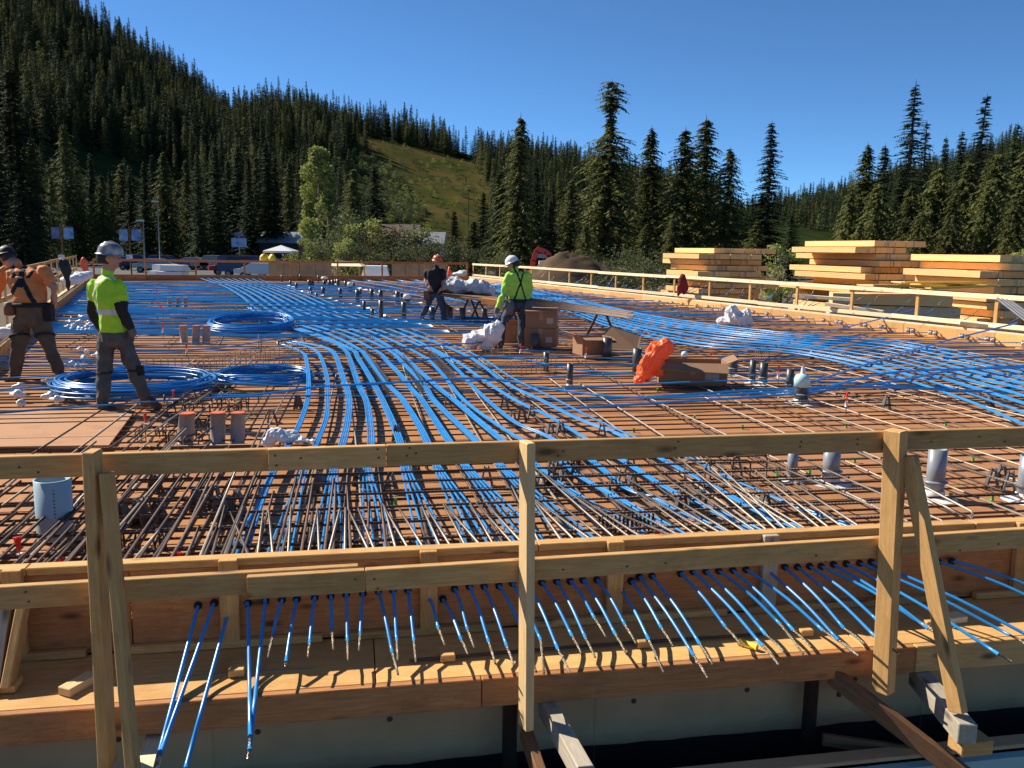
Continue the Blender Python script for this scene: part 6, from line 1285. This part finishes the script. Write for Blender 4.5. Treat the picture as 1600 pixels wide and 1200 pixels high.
L2 = [(['neck', 'head'], [.065, .062], 'skin'), (['sL', 'eL'], [.082, .062], 'orange_cloth'), (['eL', 'wL', 'hL'], [.05, .038, .042], 'skin'), (['sR', jt['sR'].lerp(jt['eR'], .65)], [.085, .07], 'orange_cloth'), ([jt['sR'].lerp(jt['eR'], .5), 'eR', 'wR'], [.056, .052, .038], 'skin'), (['wR', 'hR'], [.035, .042], 'glove_grey'),
 (['pL', 'kL', 'aL'], [.118, .088, .072], 'brown_work'), (['pR', 'kR', 'aR'], [.118, .088, .072], 'brown_work'), (['aL', 'tL'], [.062, .046], 'boot'), (['aR', 'tR'], [.062, .046], 'boot')]
L2 += fingers(jt, 'wR', 'hR', (.8, -.4, 0), (-.3, 0, -.3), .011, 'glove_grey') + fingers(jt, 'wL', 'hL', (.8, -.4, 0), (.3, 0, -.3), .011, 'skin')
T2 = [(jt['neck'] + V((.03, 0, -.02)), .08, .07, 'orange_cloth'), ('sh', .225, .12, 'orange_cloth'), ('chest', .235, .14, 'orange_cloth'), ('belly', .205, .14, 'orange_cloth'), (jt['belly'] + V((0, 0, -.05)), .20, .14, 'brown_work'), ('hip', .20, .15, 'brown_work'), ('seat', .185, .145, 'brown_work'), (jt['seat'] + V((0, 0, -.07)), .15, .11, 'brown_work')]
t, jt, sd_, f_ = person('stooping man in orange shirt and dark safety harness with brown trousers', Y0, (55, 600), .014, J, L2, T2, ('head', V((-.7, .6, -.4))), dict(hat='hair'), (reg2, ['black_cloth']), fc)
c = jt['hip'] + V((0, 0, .05))
mb = MB(); mb.tube([c + sd_ * (.215 * math.cos(a)) + f_ * (.165 * math.sin(a)) for a in [6.2832 * i / 20 for i in range(21)]], .028, 8); mb.build('tool_belt', 'black_cloth', t, True, at=c)
p = c + sd_ * -.2 * (1 if sd_.x > 0 else -1) + V((-.02, -.06, -.05)); mb = MB(); mb.lathe([(.02, -.09), (.065, -.08), (.072, 0), (.06, .08), (.02, .09)], 10, p); mb.build('belt_pouch', 'leather', t, True, at=p)
p = c + sd_ * .22 * (1 if sd_.x > 0 else -1) + V((.02, -.05, -.1)); mb = MB(); mb.box(p + V((-.05, -.05, -.11)), p + V((.05, .05, .1))); mb.build('tool_pouch', 'black_cloth', t, at=p)
for s in ('L', 'R'):
    k = jt['p' + s].lerp(jt['k' + s], .55); mb = MB(); mb.tube([k + V((.115 * math.cos(a), .115 * math.sin(a), .04 * math.cos(a + 1))) for a in [6.2832 * i / 16 for i in range(17)]], .016, 6); mb.build('leg_strap', 'black_cloth', t, True, at=k)
p = jt['sh'].lerp(jt['chest'], .5) + V((0, -.15, 0)); mb = MB(); mb.lathe([(.01, -.012), (.045, -.01), (.045, .01), (.01, .012)], 10, p); mb.build('harness_ring', 'metal_grey', t, True, at=p)
# 3. black T-shirt, walking
Y0 = 21.2
J = dict(head=(683, 408.5, 0), neck=(682, 417, 0), sh=(680, 422, 0), chest=(679, 432, 0), belly=(679, 446, 0), hip=(679, 455, 0), seat=(680, 461, 0),
 sL=(668, 424, .0), eL=(664, 438, -.02), wL=(668, 447, -.12), hL=(672, 451, -.16), sR=(692, 424, 0), eR=(694, 439, .05), wR=(691, 449, -.1), hR=(688, 453, -.14),
 pL=(674, 461, 0), kL=(667, 479, -.05), aL=(659, 496, .1), tL=(663, 501, -.02), pR=(686, 461, 0), kR=(692, 480, -.1), aR=(694, 500, -.25), tR=(701, 504, -.32))
jt = solve(Y0, J)
L3 = [(['neck', 'head'], [.062, .06], 'skin'), (['sL', jt['sL'].lerp(jt['eL'], .6)], [.082, .074], 'black_cloth'), (['sR', jt['sR'].lerp(jt['eR'], .6)], [.082, .074], 'black_cloth'), ([jt['sL'].lerp(jt['eL'], .5), 'eL', 'wL', 'hL'], [.052, .05, .036, .04], 'skin'), ([jt['sR'].lerp(jt['eR'], .5), 'eR', 'wR', 'hR'], [.052, .05, .036, .04], 'skin'),
 (['pL', 'kL', 'aL'], [.105, .078, .062], 'blue_jeans'), (['pR', 'kR', 'aR'], [.105, .078, .062], 'blue_jeans'), (['aL', 'tL'], [.058, .045], 'boot'), (['aR', 'tR'], [.058, .045], 'boot')]
L3 += fingers(jt, 'wL', 'hL', (.3, -.9, 0), (.3, 0, -.3), .012) + fingers(jt, 'wR', 'hR', (.3, -.9, 0), (-.3, 0, -.3), .012)
T3 = [(jt['neck'] + V((0, 0, -.03)), .07, .065, 'black_cloth'), ('sh', .19, .10, 'black_cloth'), ('chest', .21, .13, 'black_cloth'), ('belly', .19, .125, 'black_cloth'), ('hip', .19, .13, 'black_cloth'), (jt['hip'] + V((0, 0, -.02)), .175, .13, 'blue_jeans'), ('seat', .165, .13, 'blue_jeans'), (jt['seat'] + V((0, 0, -.07)), .13, .10, 'blue_jeans')]
t, jt, sd_, f_ = person('man in black T-shirt, jeans and orange hard hat walking across the deck', Y0, (680, 503), .018, J, L3, T3, ('head', V((.65, -.75, -.2))), dict(hat='helmet_orange'), None, V((.55, -.8, 0)))
c = jt['hip'] + V((0, 0, -.02)); mb = MB(); mb.tube([c + sd_ * (.2 * math.cos(a)) + f_ * (.15 * math.sin(a)) for a in [6.2832 * i / 20 for i in range(21)]], .025, 8); mb.build('tool_belt', 'black_cloth', t, True, at=c)
p = c + V((-.17, -.1, -.06)); mb = MB(); mb.box(p + V((-.08, -.06, -.12)), p + V((.06, .06, .09))); mb.build('tool_pouch', 'leather', t, at=p)
# 4. lime sweatshirt with braces, bending over the boxes
Y0 = 15.9
J = dict(head=(801, 413, .02), neck=(806, 422, .0), sh=(809, 428, 0), chest=(810, 441, 0), belly=(810, 458, 0), hip=(811, 467, 0), seat=(810, 476, 0),
 sL=(796, 430, -.02), eL=(787, 456, -.08), wL=(779, 480, -.2), hL=(775, 489, -.24), sR=(824, 430, .02), eR=(827, 455, .05), wR=(821, 474, -.02), hR=(817, 481, -.06),
 pL=(803, 476, -.02), kL=(784, 506, -.22), aL=(782, 540, -.1), tL=(774, 548, -.24), pR=(817, 477, .02), kR=(816, 510, .0), aR=(814, 544, .02), tR=(806, 551, -.1))
jt = solve(Y0, J)
def reg4(c, col, j, side, f):
    if col != 'lime_soft': return None
    d = (c - j['chest']); l = d.dot(side); z = c.z - j['chest'].z
    if d.dot(f) < .02 and (abs(l - z * .35) < .017 or abs(l + z * .35) < .017): return 'black_cloth'
L4 = [(['neck', 'head'], [.062, .06], 'skin'), (['sL', 'eL', 'wL'], [.084, .066, .048], 'lime_soft'), (['sR', 'eR', 'wR'], [.084, .066, .048], 'lime_soft'), (['wL', 'hL'], [.038, .044], 'glove_grey'), (['wR', 'hR'], [.038, .044], 'glove_grey'),
 (['pL', 'kL', 'aL'], [.11, .08, .064], 'blue_jeans'), (['pR', 'kR', 'aR'], [.11, .08, .064], 'blue_jeans'), (['aL', 'tL'], [.058, .045], 'boot'), (['aR', 'tR'], [.058, .045], 'boot')]
L4 += fingers(jt, 'wL', 'hL', (.4, -.8, 0), (.3, -.2, -.3), .012, 'glove_grey') + fingers(jt, 'wR', 'hR', (.4, -.8, 0), (-.3, 0, -.3), .012, 'glove_grey')
T4 = [(jt['neck'] + V((0, 0, -.03)), .075, .07, 'lime_soft'), ('sh', .19, .11, 'lime_soft'), ('chest', .22, .14, 'lime_soft'), ('belly', .20, .13, 'lime_soft'), ('hip', .195, .135, 'lime_soft'), (jt['hip'] + V((0, 0, -.02)), .185, .135, 'blue_jeans'), ('seat', .175, .135, 'blue_jeans'), (jt['seat'] + V((0, 0, -.07)), .14, .11, 'blue_jeans')]
t, jt, sd_, f_ = person('man in lime sweatshirt with dark braces and white helmet bending by the boxes', Y0, (800, 548), .015, J, L4, T4, ('head', V((-.85, .3, -.35))), dict(hat='helmet_white'), (reg4, ['black_cloth']), V((-.3, .95, 0)))
c = jt['hip'] + V((0, 0, -.03)); mb = MB(); mb.tube([c + sd_ * (.205 * math.cos(a)) + f_ * (.155 * math.sin(a)) for a in [6.2832 * i / 20 for i in range(21)]], .03, 8); mb.build('tool_belt', 'black_cloth', t, True, at=c)
for s in (-1, 1):
    p = c + sd_ * s * .17 + V((0, -.12, -.12)); mb = MB(); mb.lathe([(.03, -.13), (.075, -.12), (.085, .0), (.07, .12), (.03, .13)], 10, p); mb.build('tool_pouch', 'glove_grey', t, True, at=p)

# ------------------------------------------------------------ single out look-alikes by their order in the picture
from collections import defaultdict
_dup = defaultdict(list)
for o in C.objects:
    if o.parent is None and o.get('label') and o.get('kind') is None: _dup[o['label']].append(o)
for lab, os_ in _dup.items():
    if len(os_) < 2 or len(lab.split()) > 12: continue
    os_.sort(key=lambda o: proj(world_of(o).translation)[0])
    for i, o in enumerate(os_): o['label'] = lab + ', %s from left' % ordinal(i + 1)
